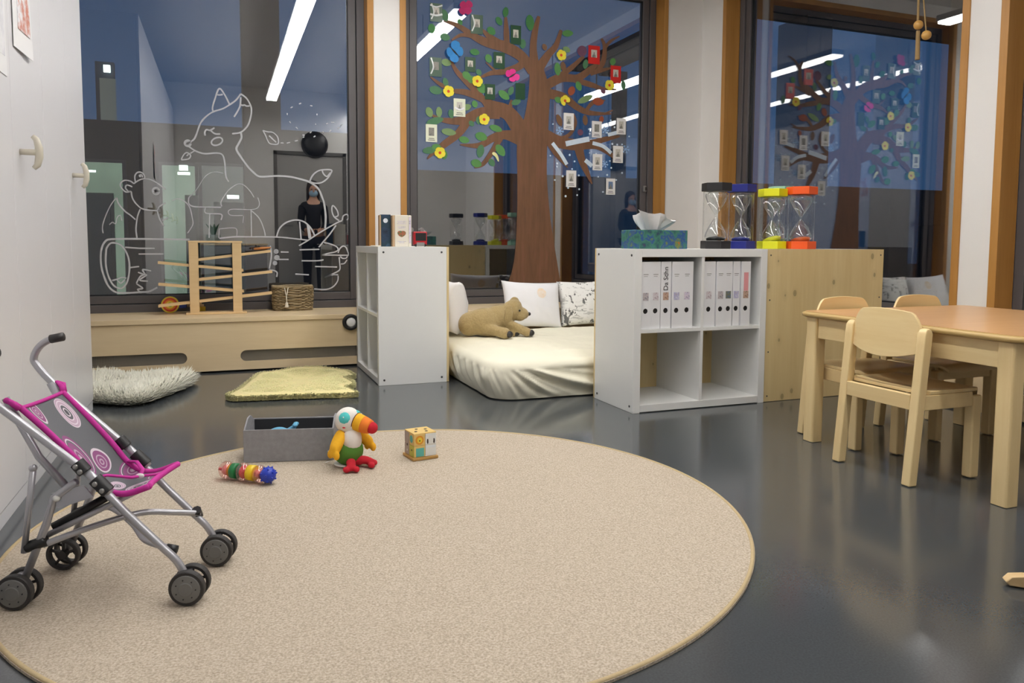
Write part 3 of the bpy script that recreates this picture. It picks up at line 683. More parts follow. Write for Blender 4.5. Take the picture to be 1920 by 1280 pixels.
def pillow(name, label, loc, w_, h_, th, rot, mat, parts=None, cr=.5):
    t = thing(name, label, 'pillow', loc); n = 30; m = MB()
    R = Matrix.Rotation(rot[2], 3, 'Z') @ Matrix.Rotation(rot[0], 3, 'X') @ Matrix.Rotation(rot[1], 3, 'Y')
    def P(i, j, s):
        a, c = 2*i/n-1, 2*j/n-1
        pin = 1-.075*(1-a*a)*abs(c)**3-0; pin2 = 1-.075*(1-c*c)*abs(a)**3
        x = a*w_/2*pin2; z = c*h_/2*pin
        y = s*th/2*((1-a**2)*(1-c**2))**.38*(1+.10*noise.noise(Vector((x*9, z*9, loc[0]*7))))+.010*noise.noise(Vector((x*6, z*6, loc[0]*5)))
        y += cr*.012*noise.noise(Vector((x*24+z*10, z*18, loc[1]*3)))*(1-a**4)*(1-c**4)
        return R @ Vector((x, y, z+h_/2))
    k = {}
    for s in (1, -1):
        for i in range(n+1):
            for j in range(n+1):
                e = i in (0, n) or j in (0, n)
                if e and (i, j, 1) in k: k[(i, j, s)] = k[(i, j, 1)]; continue
                k[(i, j, s)] = len(m.v); m.v.append(P(i, j, s))
    for s in (1, -1):
        for i in range(n):
            for j in range(n):
                q = (k[(i, j, s)], k[(i+1, j, s)], k[(i+1, j+1, s)], k[(i, j+1, s)]); m.f.append(q if s == 1 else q[::-1])
    m.build('cushion', mat, t, smooth=True, local=True); return t
def sun_pillow():
    m, n, b = newmat('pillowcase_sun_print'); tc_ = n.nodes.new('ShaderNodeTexCoord')
    vm = n.nodes.new('ShaderNodeVectorMath'); vm.operation = 'DISTANCE'; n.links.new(coords(n, (1, 0, 1)), vm.inputs[0]); vm.inputs[1].default_value = (.062, 0, .235)
    f = mathn(n, 'LESS_THAN', vm.outputs['Value'], .033); g = noisen(n, tc_.outputs['Object'], 60, 3)
    c = mixc(n, mathn(n, 'MULTIPLY', f, mathn(n, 'MULTIPLY', g, .8, True)), srgb(240, 240, 244), srgb(240, 196, 120))
    n.links.new(c, b.inputs['Base Color']); b.inputs['Roughness'].default_value = .9; return m
def ink_pillow():
    m, n, b = newmat('pillowcase_ink_print'); v = coords(n)
    f = noisen(n, coords(n, (1, 1, .7)), 16, 4, .7); g = noisen(n, coords(n, (.4, .4, 1.6)), 34, 4, .7)
    a = mathn(n, 'GREATER_THAN', f, .575); a2 = mathn(n, 'GREATER_THAN', g, .58)
    c = mixc(n, mathn(n, 'MULTIPLY', a2, .45), srgb(236, 236, 234), srgb(120, 120, 120)); c = mixc(n, mathn(n, 'MULTIPLY', a, .85), c, srgb(52, 52, 54))
    n.links.new(c, b.inputs['Base Color']); b.inputs['Roughness'].default_value = .9; return m
M['sunp'] = sun_pillow(); M['inkp'] = ink_pillow()
pillow('pillow', 'plain white pillow leaning beside the left shelf', (1.352, 4.655, mtop), .36, .33, .19, (.03, 0, PI/2), 'pillow')
pillow('pillow', 'white pillow with a small sun print behind the toy dog', (1.965, 4.735, mtop-.004), .43, .325, .13, (-.30, .05, .02), 'sunp')
pillow('pillow', 'white pillow with black ink pattern at the right', (2.385, 4.76, mtop-.004), .40, .32, .15, (-.24, -.02, -.05), 'inkp')
def plush_mat():
    m, n, b = newmat('plush_fur'); v = coords(n); f = noisen(n, v, 90, 3, .7); g = noisen(n, v, 9, 3)
    c = mixc(n, f, srgb(150, 129, 84), srgb(196, 175, 128)); c = mixc(n, mathn(n, 'MULTIPLY', g, .4), c, srgb(164, 139, 90))
    n.links.new(c, b.inputs['Base Color']); b.inputs['Roughness'].default_value = .95; b.inputs['Sheen Weight'].default_value = .3
    bumpn(n, b, f, .9, .006); return m
M['plush'] = plush_mat()
def toy_dog(ox, oy, oz, k):
    t = thing('toy_dog', 'light brown plush dog lying on the mattress against the white pillow', 'soft toy', (ox, oy, oz))
    m = MB(); Y = lambda a: Matrix.Rotation(a, 3, 'Y')
    m.ball((-.13, 0, .105), (.165, .10, .105)); m.ball((-.02, .0, .135), (.12, .09, .095)); m.ball((-.24, .02, .09), (.09, .09, .09))
    m.ball((.075, -.02, .185), (.085, .075, .075)); m.ball((.145, -.03, .165), (.062, .05, .046), rot=Y(.35)); m.ball((.09, -.02, .225), (.06, .06, .045)); m.ball((.125, -.05, .142), (.05, .04, .035))
    for a, c, r in (((.0, -.06, .11), (.155, -.125, .032), .036), ((-.02, -.03, .06), (.06, -.075, .03), .036), ((-.15, -.06, .07), (-.035, -.165, .034), .044), ((-.2, -.02, .06), (-.09, -.06, .03), .04)):
        A, B = Vector(a), Vector(c)
        for i in range(9): m.ball(A.lerp(B, i/8), r*(1-.10*math.sin(i/8*PI)), 10, 7)
    for p in m.v: p *= k
    remesh(m.build('body', 'plush', t, local=True, smooth=True), .0075, 4)
    e = MB()
    for i in range(10):
        f = i/9; e.ball(Vector((.025-.012*f, -.085-.012*math.sin(f*PI), .215-.115*f)), ((.026+.012*math.sin(f*PI)), .013, .018), 10, 7)
    for p in e.v: p *= k
    remesh(e.build('ear', 'plush', t, local=True, smooth=True), .006, 4)
    e = MB()
    for i in range(8): f = i/7; e.ball(Vector((.10+.03*f, .03, .255+.022*math.sin(f*PI*.6)-.03*f*f)), (.026, .018, .02), 10, 7)
    for p in e.v: p *= k
    remesh(e.build('ear', 'plush', t, local=True, smooth=True), .006, 4)
    q = MB().ball((.205, -.04, .158), (.013, .015, .014), 12, 8)
    for p in q.v: p *= k
    q.build('nose', 'black', t, local=True, smooth=True)
    for yy in (-.088,):
        q = MB().ball((.108, yy-.004, .19), (.008, .006, .008), 10, 7)
        for p in q.v: p *= k
        q.build('eye', 'black', t, local=True, smooth=True)
    for c in ((.181, -.140, .027), (.084, -.088, .024), (-.010, -.198, .030)):
        q = MB().ball(c, (.026, .024, .024), 12, 8)
        for p in q.v: p *= k
        q.build('paw_pad', 'dark', t, local=True, smooth=True)
    return t
toy_dog(1.612, 4.40, mtop-.002, .83)

# ------------------------------------------------------------------ table and chairs
TX0, TX1, TY0, TY1, TZ = 2.185, 3.11, 1.53, 2.465, .527
t = thing('table', 'low square beech table with a reddish top and rounded corners', 'table', ((TX0+TX1)/2, (TY0+TY1)/2, 0))
def rrect(x0, x1, y0, y1, r, z, n=6):
    p = []
    for cx, cy, a0 in ((x1-r, y0+r, -PI/2), (x1-r, y1-r, 0), (x0+r, y1-r, PI/2), (x0+r, y0+r, PI)):
        for i in range(n+1): a = a0+PI/2*i/n; p.append((cx+r*math.cos(a), cy+r*math.sin(a), z))
    return p
MB().prism(rrect(TX0+.012, TX1-.012, TY0+.012, TY1-.012, .035, TZ-.022), (0, 0, .0225)).build('table_top', 'tabletop', t)
eb = MB(); o1 = rrect(TX0, TX1, TY0, TY1, .045, 0); i1 = rrect(TX0+.0125, TX1-.0125, TY0+.0125, TY1-.0125, .035, 0); nn = len(o1)
for ring, z, sh in ((i1, TZ-.024, 0), (o1, TZ-.018, 0), (o1, TZ-.006, 0), (i1, TZ, 0)): eb.v += [Vector((p[0], p[1], z)) for p in ring]
for j in range(4):
    for i in range(nn): A, B = j*nn, ((j+1) % 4)*nn; eb.f.append((A+i, A+(i+1) % nn, B+(i+1) % nn, B+i))
eb.build('edge_band', 'edge', t, smooth=True)
LW = .054; lx0, lx1, ly0, ly1 = TX0+.015, TX1-.07, TY0+.035, TY1-.089
for x in (lx0, lx1):
    for y in (ly0, ly1):
        MB().prism(rrect(x, x+LW, y, y+LW, .008, .002, 3), (0, 0, TZ-.026)).build('leg', 'beech', t, smooth=False)
AB = TZ-.105
for q in ((lx0+.012, lx0+.034, ly0+LW, ly1), (lx1+.014, lx1+.036, ly0+LW, ly1)): MB().box(q[0], q[1], q[2], q[3], AB, TZ-.024).build('apron', 'beechx', t, bevel=.002)
for q in ((lx0+LW, lx1, ly0+.012, ly0+.034), (lx0+LW, lx1, ly1+.014, ly1+.036)): MB().box(q[0], q[1], q[2], q[3], AB, TZ-.024).build('apron', 'beechx', t, bevel=.002)

def make_chair(label, loc, rz):
    t = thing('child_chair', label, 'chair', loc, rz, 'small beech chairs at the table'); W = .17; p = .034
    for s in (-1, 1):
        y0, y1 = (W-p, W) if s > 0 else (-W, -W+p)
        f = lambda z: -.173+.045*z/.52
        m = MB(); zs_ = (0.002, .25, .47, .505, .517, .522); off = (0, 0, 0, .0, .006, .014)
        for z, o_ in zip(zs_, off):
            x = f(z); m.v += [Vector((x+o_, y0+o_*.4, z)), Vector((x+p-o_, y0+o_*.4, z)), Vector((x+p-o_, y1-o_*.4, z)), Vector((x+o_, y1-o_*.4, z))]
        for k in range(len(zs_)-1):
            for i in range(4): m.f.append((k*4+i, k*4+(i+1) % 4, k*4+4+(i+1) % 4, k*4+4+i))
        m.f.append((3, 2, 1, 0)); e = (len(zs_)-1)*4; m.f.append((e, e+1, e+2, e+3))
        m.build('leg', 'beech', t, local=True, bevel=.004)
        MB().box(.105, .145, y0-.002 if s > 0 else y0, y1 if s > 0 else y1+.002, .002, .288).build('leg', 'beech', t, local=True, bevel=.006)
        MB().box(-.117, .106, y0+.005, y1-.005, .250, .3005).build('side_rail', 'beechx', t, local=True, bevel=.003)
    MB().box(-.148, -.126, -W+p, W-p, .250, .3005).build('back_rail', 'beechx', t, local=True, bevel=.002)
    MB().box(.114, .136, -W+p, W-p, .250, .3005).build('front_rail', 'beechx', t, local=True, bevel=.002)
    m = MB(); nx, ny = 18, 18                     # scooped plywood seat
    for s in (1, 0):
        for i in range(nx+1):
            for j in range(ny+1):
                a, c = i/nx, 2*j/ny-1; x = -.118+.283*a; hw = .163-(0.05*max(0, a-.86)**1.2*6 if a > .86 else 0)-(.030 if a < .06 else 0)
                y = c*hw; dip = -.013*math.exp(-((a-.42)/.26)**2)*(1-c**4)**1.0; lip = -.02*max(0, (a-.88)/.12)**2
                m.v.append(Vector((x, y, .3015+(.012 if s else 0)+dip+lip)))
    st = (nx+1)*(ny+1)
    for s in (0, 1):
        for i in range(nx):
            for j in range(ny): q = tuple(s*st+z for z in (i*(ny+1)+j, (i+1)*(ny+1)+j, (i+1)*(ny+1)+j+1, i*(ny+1)+j+1)); m.f.append(q)
    bd = [i*(ny+1) for i in range(nx+1)]+[nx*(ny+1)+j for j in range(1, ny+1)]+[i*(ny+1)+ny for i in range(nx-1, -1, -1)]+[j for j in range(ny-1, 0, -1)]
    for i in range(len(bd)): a, c = bd[i], bd[(i+1) % len(bd)]; m.f.append((a, c, st+c, st+a))
    m.build('seat', 'beechx', t, local=True, smooth=False, bevel=.002)
    m = MB(); nu = 26; nv = 10                    # curved plywood back
    for s in (0, 1):
        for i in range(nu+1):
            c = 2*i/nu-1; y = c*(W-p+.012)
            e = abs(c); top = .578-.016*c*c-(.066*max(0, (e-.66)/.34)**2.2); bot = .412+.028*c*c
            for j in range(nv+1):
                f_ = j/nv; z = bot+(top-bot)*f_; x = -.173+.045*z/.52+.012-.020*(1-c*c)+(.011 if s else 0)
                m.v.append(Vector((x, y, z)))
    st = (nu+1)*(nv+1)
    for s in (0, 1):
        for i in range(nu):
            for j in range(nv): m.f.append(tuple(s*st+z for z in (i*(nv+1)+j, (i+1)*(nv+1)+j, (i+1)*(nv+1)+j+1, i*(nv+1)+j+1)))
    bd = [i*(nv+1) for i in range(nu+1)]+[nu*(nv+1)+j for j in range(1, nv+1)]+[i*(nv+1)+nv for i in range(nu-1, -1, -1)]+[j for j in range(nv-1, 0, -1)]
    for i in range(len(bd)): a, c = bd[i], bd[(i+1) % len(bd)]; m.f.append((a, c, st+c, st+a))
    m.build('backrest', 'beechx', t, local=True, smooth=False, bevel=.002)
    return t
ch = make_chair('small beech chair nearest the camera with its back to the shelf side', (2.263, 1.985, 0), 0)
dup(ch, (2.432, 2.36, 0), -PI/2, 'small beech chair pushed in at the far side, next to the pine board')
dup(ch, (2.852, 2.36, 0), -PI/2, 'small beech chair pushed in at the far side, nearer the right window')

# wooden high chair at the lower right edge: only the tip of its runner is in the picture
p0 = Vector((1.700, 1.206, 0)); dr = Vector((.80, -.60, 0)).normalized(); sd = Vector((-dr.y, dr.x, 0))
t = thing('high_chair', 'pale wooden chair runner reaching in at the lower right corner', 'chair', (p0+dr*.25))
for off in (0, -.38):
    m = MB(); q = p0+sd*off
    out = [(0, .012), (.012, .026), (.04, .03), (.48, .03), (.48, .002), (.04, .002), (.01, .004)]
    m.prism([q+dr*a-sd*.014+Vector((0, 0, c)) for a, c in out], sd*.028); m.build('runner', 'toywood', t, bevel=.003)
    m = MB(); m.prism([q+dr*a-sd*.013+Vector((0, 0, c)) for a, c in ((.05, .031), (.13, .031), (.44, .78), (.36, .78))], sd*.026); m.build('upright', 'toywood', t, bevel=.003)
qa = p0+dr*.22-sd*.19
MB().prism([qa+dr*a+sd*c+Vector((0, 0, .46)) for a, c in ((-.1, -.17), (.25, -.17), (.25, .17), (-.1, .17))], (0, 0, .02)).build('seat', 'toywood', t, bevel=.003)

# bead hanging in front of the right window
M['bead'] = plain('wooden_bead', (196, 150, 80), .4); M['string'] = plain('twine', (150, 124, 84), .9, bump=.4)
XB = 3.45; b1, b2, b3, b4 = (wp(u, v, 'x', XB) for u, v in ((1722, 47), (1737, 66), (1720, 112), (1723, -20)))
t = thing('bead_hanging', 'wooden beads on twine hanging before the right window', 'decoration', (b3.x, b3.y, b3.z))
MB().tube([(XB, b1.y, ZC), b4, b1+Vector((0, .004, 0))], .006, 8).build('twine', 'string', t)
MB().tube([(XB, b1.y-.01, ZC), b4+Vector((0, -.02, .02)), b2], .0035, 8).build('twine', 'string', t)
MB().ball(b1, .024, 18, 12).build('bead', 'bead', t, smooth=True); MB().ball(b2, .024, 18, 12).build('bead', 'bead', t, smooth=True)
MB().tube([b1-Vector((0, 0, .03)), b3], [.010, .012], 10).build('stick', 'string', t)

# ------------------------------------------------------------------ rug
rp_ = [(0, 1224), (52, 1262), (80, 1280), (1135, 1280), (1195, 1254), (1250, 1229), (1324, 1182), (1371, 1135), (1403, 1080), (1412, 1040), (1405, 998), (1388, 965), (1352, 925), (1310, 900), (1260, 879), (1200, 856), (1117, 833), (1050, 820), (1000, 817), (940, 809), (880, 806), (800, 807), (700, 810), (457, 839), (390, 853), (330, 868), (70, 990)]
rc = Vector((.483, 2.159)); smp = []
for u, v in rp_:
    q = wp(u, v, 'z', .008); d_ = Vector((q.x, q.y))-rc; smp.append((math.atan2(d_.y, d_.x), d_.length))
smp.sort()
def rug_r(a):                                     # least-squares low harmonics of the slightly oval outline
    return RC[0]+RC[1]*math.cos(a)+RC[2]*math.sin(a)+RC[3]*math.cos(2*a)+RC[4]*math.sin(2*a)
def lsq(rows, ys):
    n = len(rows[0]); A = [[sum(r[i]*r[j] for r in rows) for j in range(n)]+[sum(r[i]*y for r, y in zip(rows, ys))] for i in range(n)]
    for i in range(n): A[i][i] += 1e-3
    for i in range(n):
        pv = A[i][i]; A[i] = [x/pv for x in A[i]]
        for k in range(n):
            if k != i: f = A[k][i]; A[k] = [x-f*y for x, y in zip(A[k], A[i])]
    return [r[n] for r in A]
RC = lsq([[1, math.cos(a), math.sin(a), math.cos(2*a), math.sin(2*a)] for a, r in smp], [r for a, r in smp])
t = thing('rug', 'large round beige loop-pile rug on the dark floor', 'rug', (rc.x, rc.y, 0)); m = MB(); NR = 160
for fr_, z in ((1.0, .001), (1.0, .007), (.985, .0085)):
    m.v += [Vector((rc.x+fr_*rug_r(2*PI*i/NR)*math.cos(2*PI*i/NR), rc.y+fr_*rug_r(2*PI*i/NR)*math.sin(2*PI*i/NR), z)) for i in range(NR)]
for j in range(2):
    for i in range(NR): m.f.append((j*NR+i, j*NR+(i+1) % NR, (j+1)*NR+(i+1) % NR, (j+1)*NR+i))
m.f.append(tuple(2*NR+i for i in range(NR))); m.build('pile', 'rug', t)
m = MB(); m.tube([(rc.x+(rug_r(2*PI*i/NR)-.006)*math.cos(2*PI*i/NR), rc.y+(rug_r(2*PI*i/NR)-.006)*math.sin(2*PI*i/NR), .0062) for i in range(NR+1)], .0055, 8, False); m.build('binding', 'rugedge', t, smooth=True)
RZ = .0095

# ------------------------------------------------------------------ doll stroller
M['tube'] = plain('grey_lacquered_tube', (176, 176, 182), .30, metal=.5); M['magenta'] = plain('magenta_webbing', (196, 46, 150), .75, var=.1, vs=60)
M['hub'] = plain('wheel_hub_plastic', (112, 112, 110), .5); M['tyre'] = plain('wheel_tyre', (50, 48, 48), .6); M['whitep'] = plain('white_plastic', (226, 226, 222), .4)
def sling_mat():
    m, n, b = newmat('sling_fabric_print'); tc_ = n.nodes.new('ShaderNodeTexCoord'); uv = tc_.outputs['UV']
    col = mixc(n, noisen(n, uv, 220, 2), srgb(96, 98, 102), srgb(112, 114, 118))
    mag, pale, wht = srgb(150, 84, 134), srgb(196, 170, 190), srgb(226, 214, 224)
    for cx, cy, r, kind in ((.24, .05, .085, 1), (.78, .10, .11, 2), (.36, .30, .17, 0), (.70, .37, .12, 1), (.96, .60, .17, 0), (.55, .62, .105, 2), (.10, .40, .10, 2), (.14, .72, .12, 1), (.50, .84, .16, 2), (.85, .90, .13, 0), (.20, .95, .12, 1), (.02, .14, .09, 0)):
        vm = n.nodes.new('ShaderNodeVectorMath'); vm.operation = 'SUBTRACT'; n.links.new(uv, vm.inputs[0]); vm.inputs[1].default_value = (cx, cy, 0)
        sc_ = n.nodes.new('ShaderNodeVectorMath'); sc_.operation = 'MULTIPLY'; n.links.new(vm.outputs[0], sc_.inputs[0]); sc_.inputs[1].default_value = (.62, 1, 0)
        ln = n.nodes.new('ShaderNodeVectorMath'); ln.operation = 'LENGTH'; n.links.new(sc_.outputs[0], ln.inputs[0])
        q = mathn(n, 'DIVIDE', ln.outputs['Value'], r*.72)
        st = {0: [(0, wht), (.09, pale), (.2, mag), (.34, pale), (.42, mag), (.64, mag), (.70, srgb(110, 108, 116)), (.80, wht), (.86, mag), (.95, mag)],
              1: [(0, mag), (.14, pale), (.26, mag), (.46, pale), (.56, mag), (.76, mag), (.84, wht), (.93, wht)],
              2: [(0, srgb(84, 84, 90)), (.2, wht), (.28, srgb(100, 98, 106)), (.45, wht), (.52, pale), (.72, wht), (.8, pale), (.93, wht)]}[kind]
        rc_ = rampn(n, q, st); rc_.node.color_ramp.interpolation = 'CONSTANT'
        col = mixc(n, mathn(n, 'MULTIPLY', mathn(n, 'LESS_THAN', q, 1.0), .88), col, rc_)
    n.links.new(col, b.inputs['Base Color']); b.inputs['Roughness'].default_value = .85; return m
M['sling'] = sling_mat()
SO = Vector((-.2145, 1.903, RZ)); SA = math.radians(-17)
t = thing('doll_stroller', 'grey doll stroller with a magenta-edged patterned seat on the rug', 'toy stroller', SO, SA)
HW = .10
WR = .038
for s in (-1, 1):
    y = s*HW; sp = 1.22 if s > 0 else 1.36
    MB().tube(catmull([(-.194, y*sp, .554), (-.217, y*sp, .550), (-.242, y*sp, .534), (-.257, y*sp, .508), (-.250, y*(sp-.01), .486), (-.196, y*1.13, .430), (-.04, y, .292)], 6), .0085, 12).build('handle_tube', 'tube', t, local=True, smooth=True)
    MB().tube([(-.217, y*sp, .5500), (-.188, y*sp, .5560)], .0105, 12).build('grip', 'dark', t, local=True, smooth=True)
    MB().tube([(-.05, y, .302), (.01, y, .243)], .0088, 12).build('hinge_tube', 'tube', t, local=True, smooth=True)
    MB().tube(catmull([(-.005, y, .252), (.05, y, .190), (.115, y, .122), (.145, y, .09), (.166, y, .05)], 5), .0083, 12).build('front_leg', 'tube', t, local=True, smooth=True)
    for a, c in (((-.058, .312), (-.04, .290)), ((-.022, .276), (.006, .246))):
        A, B = Vector((a[0], y, a[1])), Vector((c[0], y, c[1]))
        br = MB().tube([A, B], .0155, 8, True); bb_ = br.build('hinge_bracket', 'black', t, local=True, bevel=.002)
        for q in (A.lerp(B, .25), A.lerp(B, .75)):
            MB().lathe([(.0055, 0), (.0055, .003), (.003, .0045)], q+Vector((0, s*.0145, 0)), 12, (0, s, 0)).build('rivet', 'alu', bb_, local=True, smooth=True)
    MB().tube([(-.205, y-s*.012, .45), (-.142, y-s*.012, .322), (-.062, y-s*.012, .225)], .008, 10).build('rear_brace', 'tube', t, local=True, smooth=True)
    MB().tube([(-.06, y, .27), (-.108, y, .235), (-.125, y, .18), (-.174, y, .06)], .0083, 12).build('rear_leg', 'tube', t, local=True, smooth=True)
    MB().tube([(-.205, y-s*.004, .45), (-.146, y+s*.004, .30), (-.172, y+s*.004, .118)][1:], .0065, 10).build('folding_strut', 'tube', t, local=True, smooth=True)
    MB().ball((-.146, y+s*.004, .302), .0085, 12, 8).build('strut_joint', 'tube', t, local=True, smooth=True)
    MB().tube([(-.168, y, .128), (-.128, y, .142)], .012, 10).build('joint_block', 'black', t, local=True, smooth=True)
    g_ = MB().prism([(-.112, y-.0015, .245), (-.045, y-.0015, .262), (-.025, y-.0015, .236), (-.10, y-.0015, .212)], (0, .003, 0)); g_.build('gusset_plate', 'tube', t, local=True)
    MB().lathe([(.008, 0), (.007, .006), (.003, .009)], (-.100, y+s*.002, .236), 14, (0, s, 0)).build('cap_nut', 'whitep', t, local=True, smooth=True)
    for wx, nm in ((.172, 'front'), (-.186, 'rear')):
        for dy in (-.019, .017):
            c = (wx, y+dy, WR)
            wl = MB().lathe([(.0305, -.0085), (WR-.0015, -.0085), (WR, -.006), (WR, .006), (WR-.0015, .0085), (.0305, .0085), (.0305, -.0085)], c, 28, (0, 1, 0), cap=False).build('wheel', 'tyre', t, local=True, smooth=False)
            outer = (dy < 0) and not (wx < 0 and s > 0)
            hb_ = MB()
            if outer: hb_.lathe([(.0305, -.009), (.029, -.0105), (.016, -.012), (.014, -.0135), (0, -.0135)], c, 28, (0, 1, 0)).lathe([(.0305, -.009), (.0305, .004), (0, .004)], c, 28, (0, 1, 0))
            else:
                hb_.lathe([(.010, -.009), (.011, 0), (.010, .009)], c, 16, (0, 1, 0))
                for k in range(5):
                    a = 2*PI*k/5+.3; hb_.tube([(c[0]+.008*math.cos(a), c[1], c[2]+.008*math.sin(a)), (c[0]+.032*math.cos(a), c[1], c[2]+.032*math.sin(a))], .0035, 6)
            if outer: MB2 = [MB().lathe([(0, -.0125), (.0016, -.0125), (.0016, -.010)], (c[0]+.0215*math.cos(2*PI*k/7), c[1], c[2]+.0215*math.sin(2*PI*k/7)), 8, (0, 1, 0), cap=False) for k in range(7)]; hm = MB(); [hm.add(q.v, q.f) for q in MB2]; hm.build('hub_holes', 'black', wl, local=True)
            h2 = hb_.build('hub', 'hub' if outer else 'tyre', wl, local=True, smooth=False)
        MB().tube([(wx, y-.019, WR), (wx, y+.017, WR)], .005, 8).build('axle', 'black', t, local=True)
        MB().tube([(wx, y, WR-.002), (wx-(.004 if wx > 0 else -.008), y, WR+.032)], .0098, 10).build('fork', 'black' if wx > 0 else 'tube', t, local=True, smooth=True)
# crossing bars below the seat
MB().tube(catmull([(-.135, -HW, .132), (-.06, -.05, .150), (.02, 0.02, .156), (.08, .06, .142), (.128, HW, .124)], 6), .007, 10).build('cross_bar', 'tube', t, local=True, smooth=True)
MB().tube(catmull([(-.135, HW, .140), (-.06, .05, .160), (.01, .0, .140), (.06, -.05, .118), (.125, -HW+.018, .112)], 6), .007, 10).build('cross_bar', 'tube', t, local=True, smooth=True)
MB().tube([(-.150, -HW+.012, .140), (.02, -.02, .215), (.04, .0, .222)], .0068, 10).build('cross_bar', 'tube', t, local=True, smooth=True)
MB().tube([(-.128, -HW+.03, .160), (-.03, -.035, .212)], .0095, 8).build('brake_cover', 'black', t, local=True, smooth=True)
MB().tube([(.118, -HW+.016, .113), (.140, -HW+.016, .108)], .010, 10).build('foot_knob', 'black', t, local=True, smooth=True)
MB().tube([(.122, HW-.006, .135), (.122, HW+.008, .116)], .0115, 8).build('joint_block', 'black', t, local=True)
# the sling seat
SW = HW-.014
def sling(a, c):                                  # a across 0..1, c along 0..1 from the top hem to the front hem
    y = (SW)*(2*a-1)*(1-.10*math.sin(c*PI)); k = 1-(2*a-1)**2
    pts_ = [(-.176, .428), (-.118, .368), (-.062, .304), (-.030, .262), (.0, .240), (.035, .236), (.075, .252)]
    f = c*(len(pts_)-1); i = min(int(f), len(pts_)-2); r = f-i
    P = [Vector(q) for q in pts_]; A, B, Cc, Dd = P[max(i-1, 0)], P[i], P[i+1], P[min(i+2, len(P)-1)]
    q = .5*((2*B)+(Cc-A)*r+(2*A-5*B+4*Cc-Dd)*r*r+(3*B-A-3*Cc+Dd)*r**3)
    sag = .030*k*math.sin(min(1, c*1.15)*PI*.86+.12)
    x = q.x-sag*.55; z = q.y-sag*.75
    if c > .8: x += (c-.8)*.05*(1-k)
    return Vector((x, y, z))
me_m = MB(); nu, nv = 20, 34
for i in range(nu+1):
    for j in range(nv+1): me_m.v.append(sling(i/nu, j/nv))
for i in range(nu):
    for j in range(nv): me_m.f.append((i*(nv+1)+j, (i+1)*(nv+1)+j, (i+1)*(nv+1)+j+1, i*(nv+1)+j+1))
so = me_m.build('sling_seat', 'sling', t, local=True, smooth=True)
uvl = so.data.uv_layers.new(name='UVMap')
for lp in so.data.loops:
    i, j = divmod(lp.vertex_index, nv+1); uvl.data[lp.index].uv = (i/nu, j/nv)
sm = so.modifiers.new('solid', 'SOLIDIFY'); sm.thickness = .0016
for a in (0, 1): MB().tube([sling(a, j/30) for j in range(31)], .0068, 8, True).build('edge_webbing', 'magenta', t, local=True, smooth=True)
MB().tube([sling(i/16, 0) for i in range(17)], .0045, 8).build('edge_webbing', 'magenta', t, local=True, smooth=True)
MB().tube([sling(i/16, 1) for i in range(17)], .0068, 8).build('edge_webbing', 'magenta', t, local=True, smooth=True)
for s in (-1, 1): MB().tube([sling((s+1)/2, 0), (-.182, s*(HW-.004), .438), (-.196, s*(HW+.004), .449), (-.184, s*(HW+.006), .444), (-.176, s*(HW-.006), .428)], .006, 8).build('hem_loop', 'magenta', t, local=True, smooth=True)
# harness: lap straps and crotch strap with a clip
cl_ = sling(.5, .80)+Vector((.012, 0, .026))
MB().tube([sling(1, .50), sling(.93, .56)+Vector((.02, 0, .018)), cl_+Vector((-.006, .03, .006)), cl_], .0052, 8, flat=.6).build('lap_strap', 'magenta', t, local=True, smooth=True)
MB().tube([sling(0, .46), sling(.06, .52)+Vector((.02, 0, .02)), cl_+Vector((-.006, -.03, .006)), cl_], .0052, 8, flat=.6).build('lap_strap', 'magenta', t, local=True, smooth=True)
MB().tube([cl_, cl_+Vector((.03, .01, .0)), sling(.6, .97)+Vector((0, 0, .006)), sling(.75, 1.0)], .0052, 8, flat=.6).build('crotch_strap', 'magenta', t, local=True, smooth=True)
MB().ball(cl_+Vector((.002, -.006, .002)), (.010, .006, .006), 12, 8).build('buckle', 'whitep', t, local=True, smooth=True)

# ------------------------------------------------------------------ toys on the rug
# felt box
FA = math.radians(-13.5); FB = Vector((.058, 2.822, RZ)); fw_, fd, fh = .315, .175, .117
t = thing('felt_box', 'open grey felt storage box lying on the rug', 'box', FB, FA); th = .006
MB().box(0, fw_, 0, th, 0, fh).build('front_wall', 'felt', t, local=True, bevel=.0015)
MB().box(0, fw_, fd-th, fd, 0, fh+.004).build('back_wall', 'felt', t, local=True, bevel=.0015)
for x0 in (0, fw_-th):
    sh = [(x0, th, 0), (x0, fd-th, 0), (x0, fd-th, fh+.002), (x0, fd*.62, fh+.030), (x0, fd*.38, fh+.030), (x0, th, fh)]
    MB().prism(sh, (th, 0, 0)).build('side_wall', 'felt', t, local=True, bevel=.0015)
MB().box(th, fw_-th, th, fd-th, 0, th).build('base_panel', 'felt', t, local=True)
M['darkfelt'] = plain('dark_felt_lining', (46, 47, 50), .95); MB().box(th, fw_-th, fd-th-.0025, fd-th, th, fh).build('lining', 'darkfelt', t, local=True)
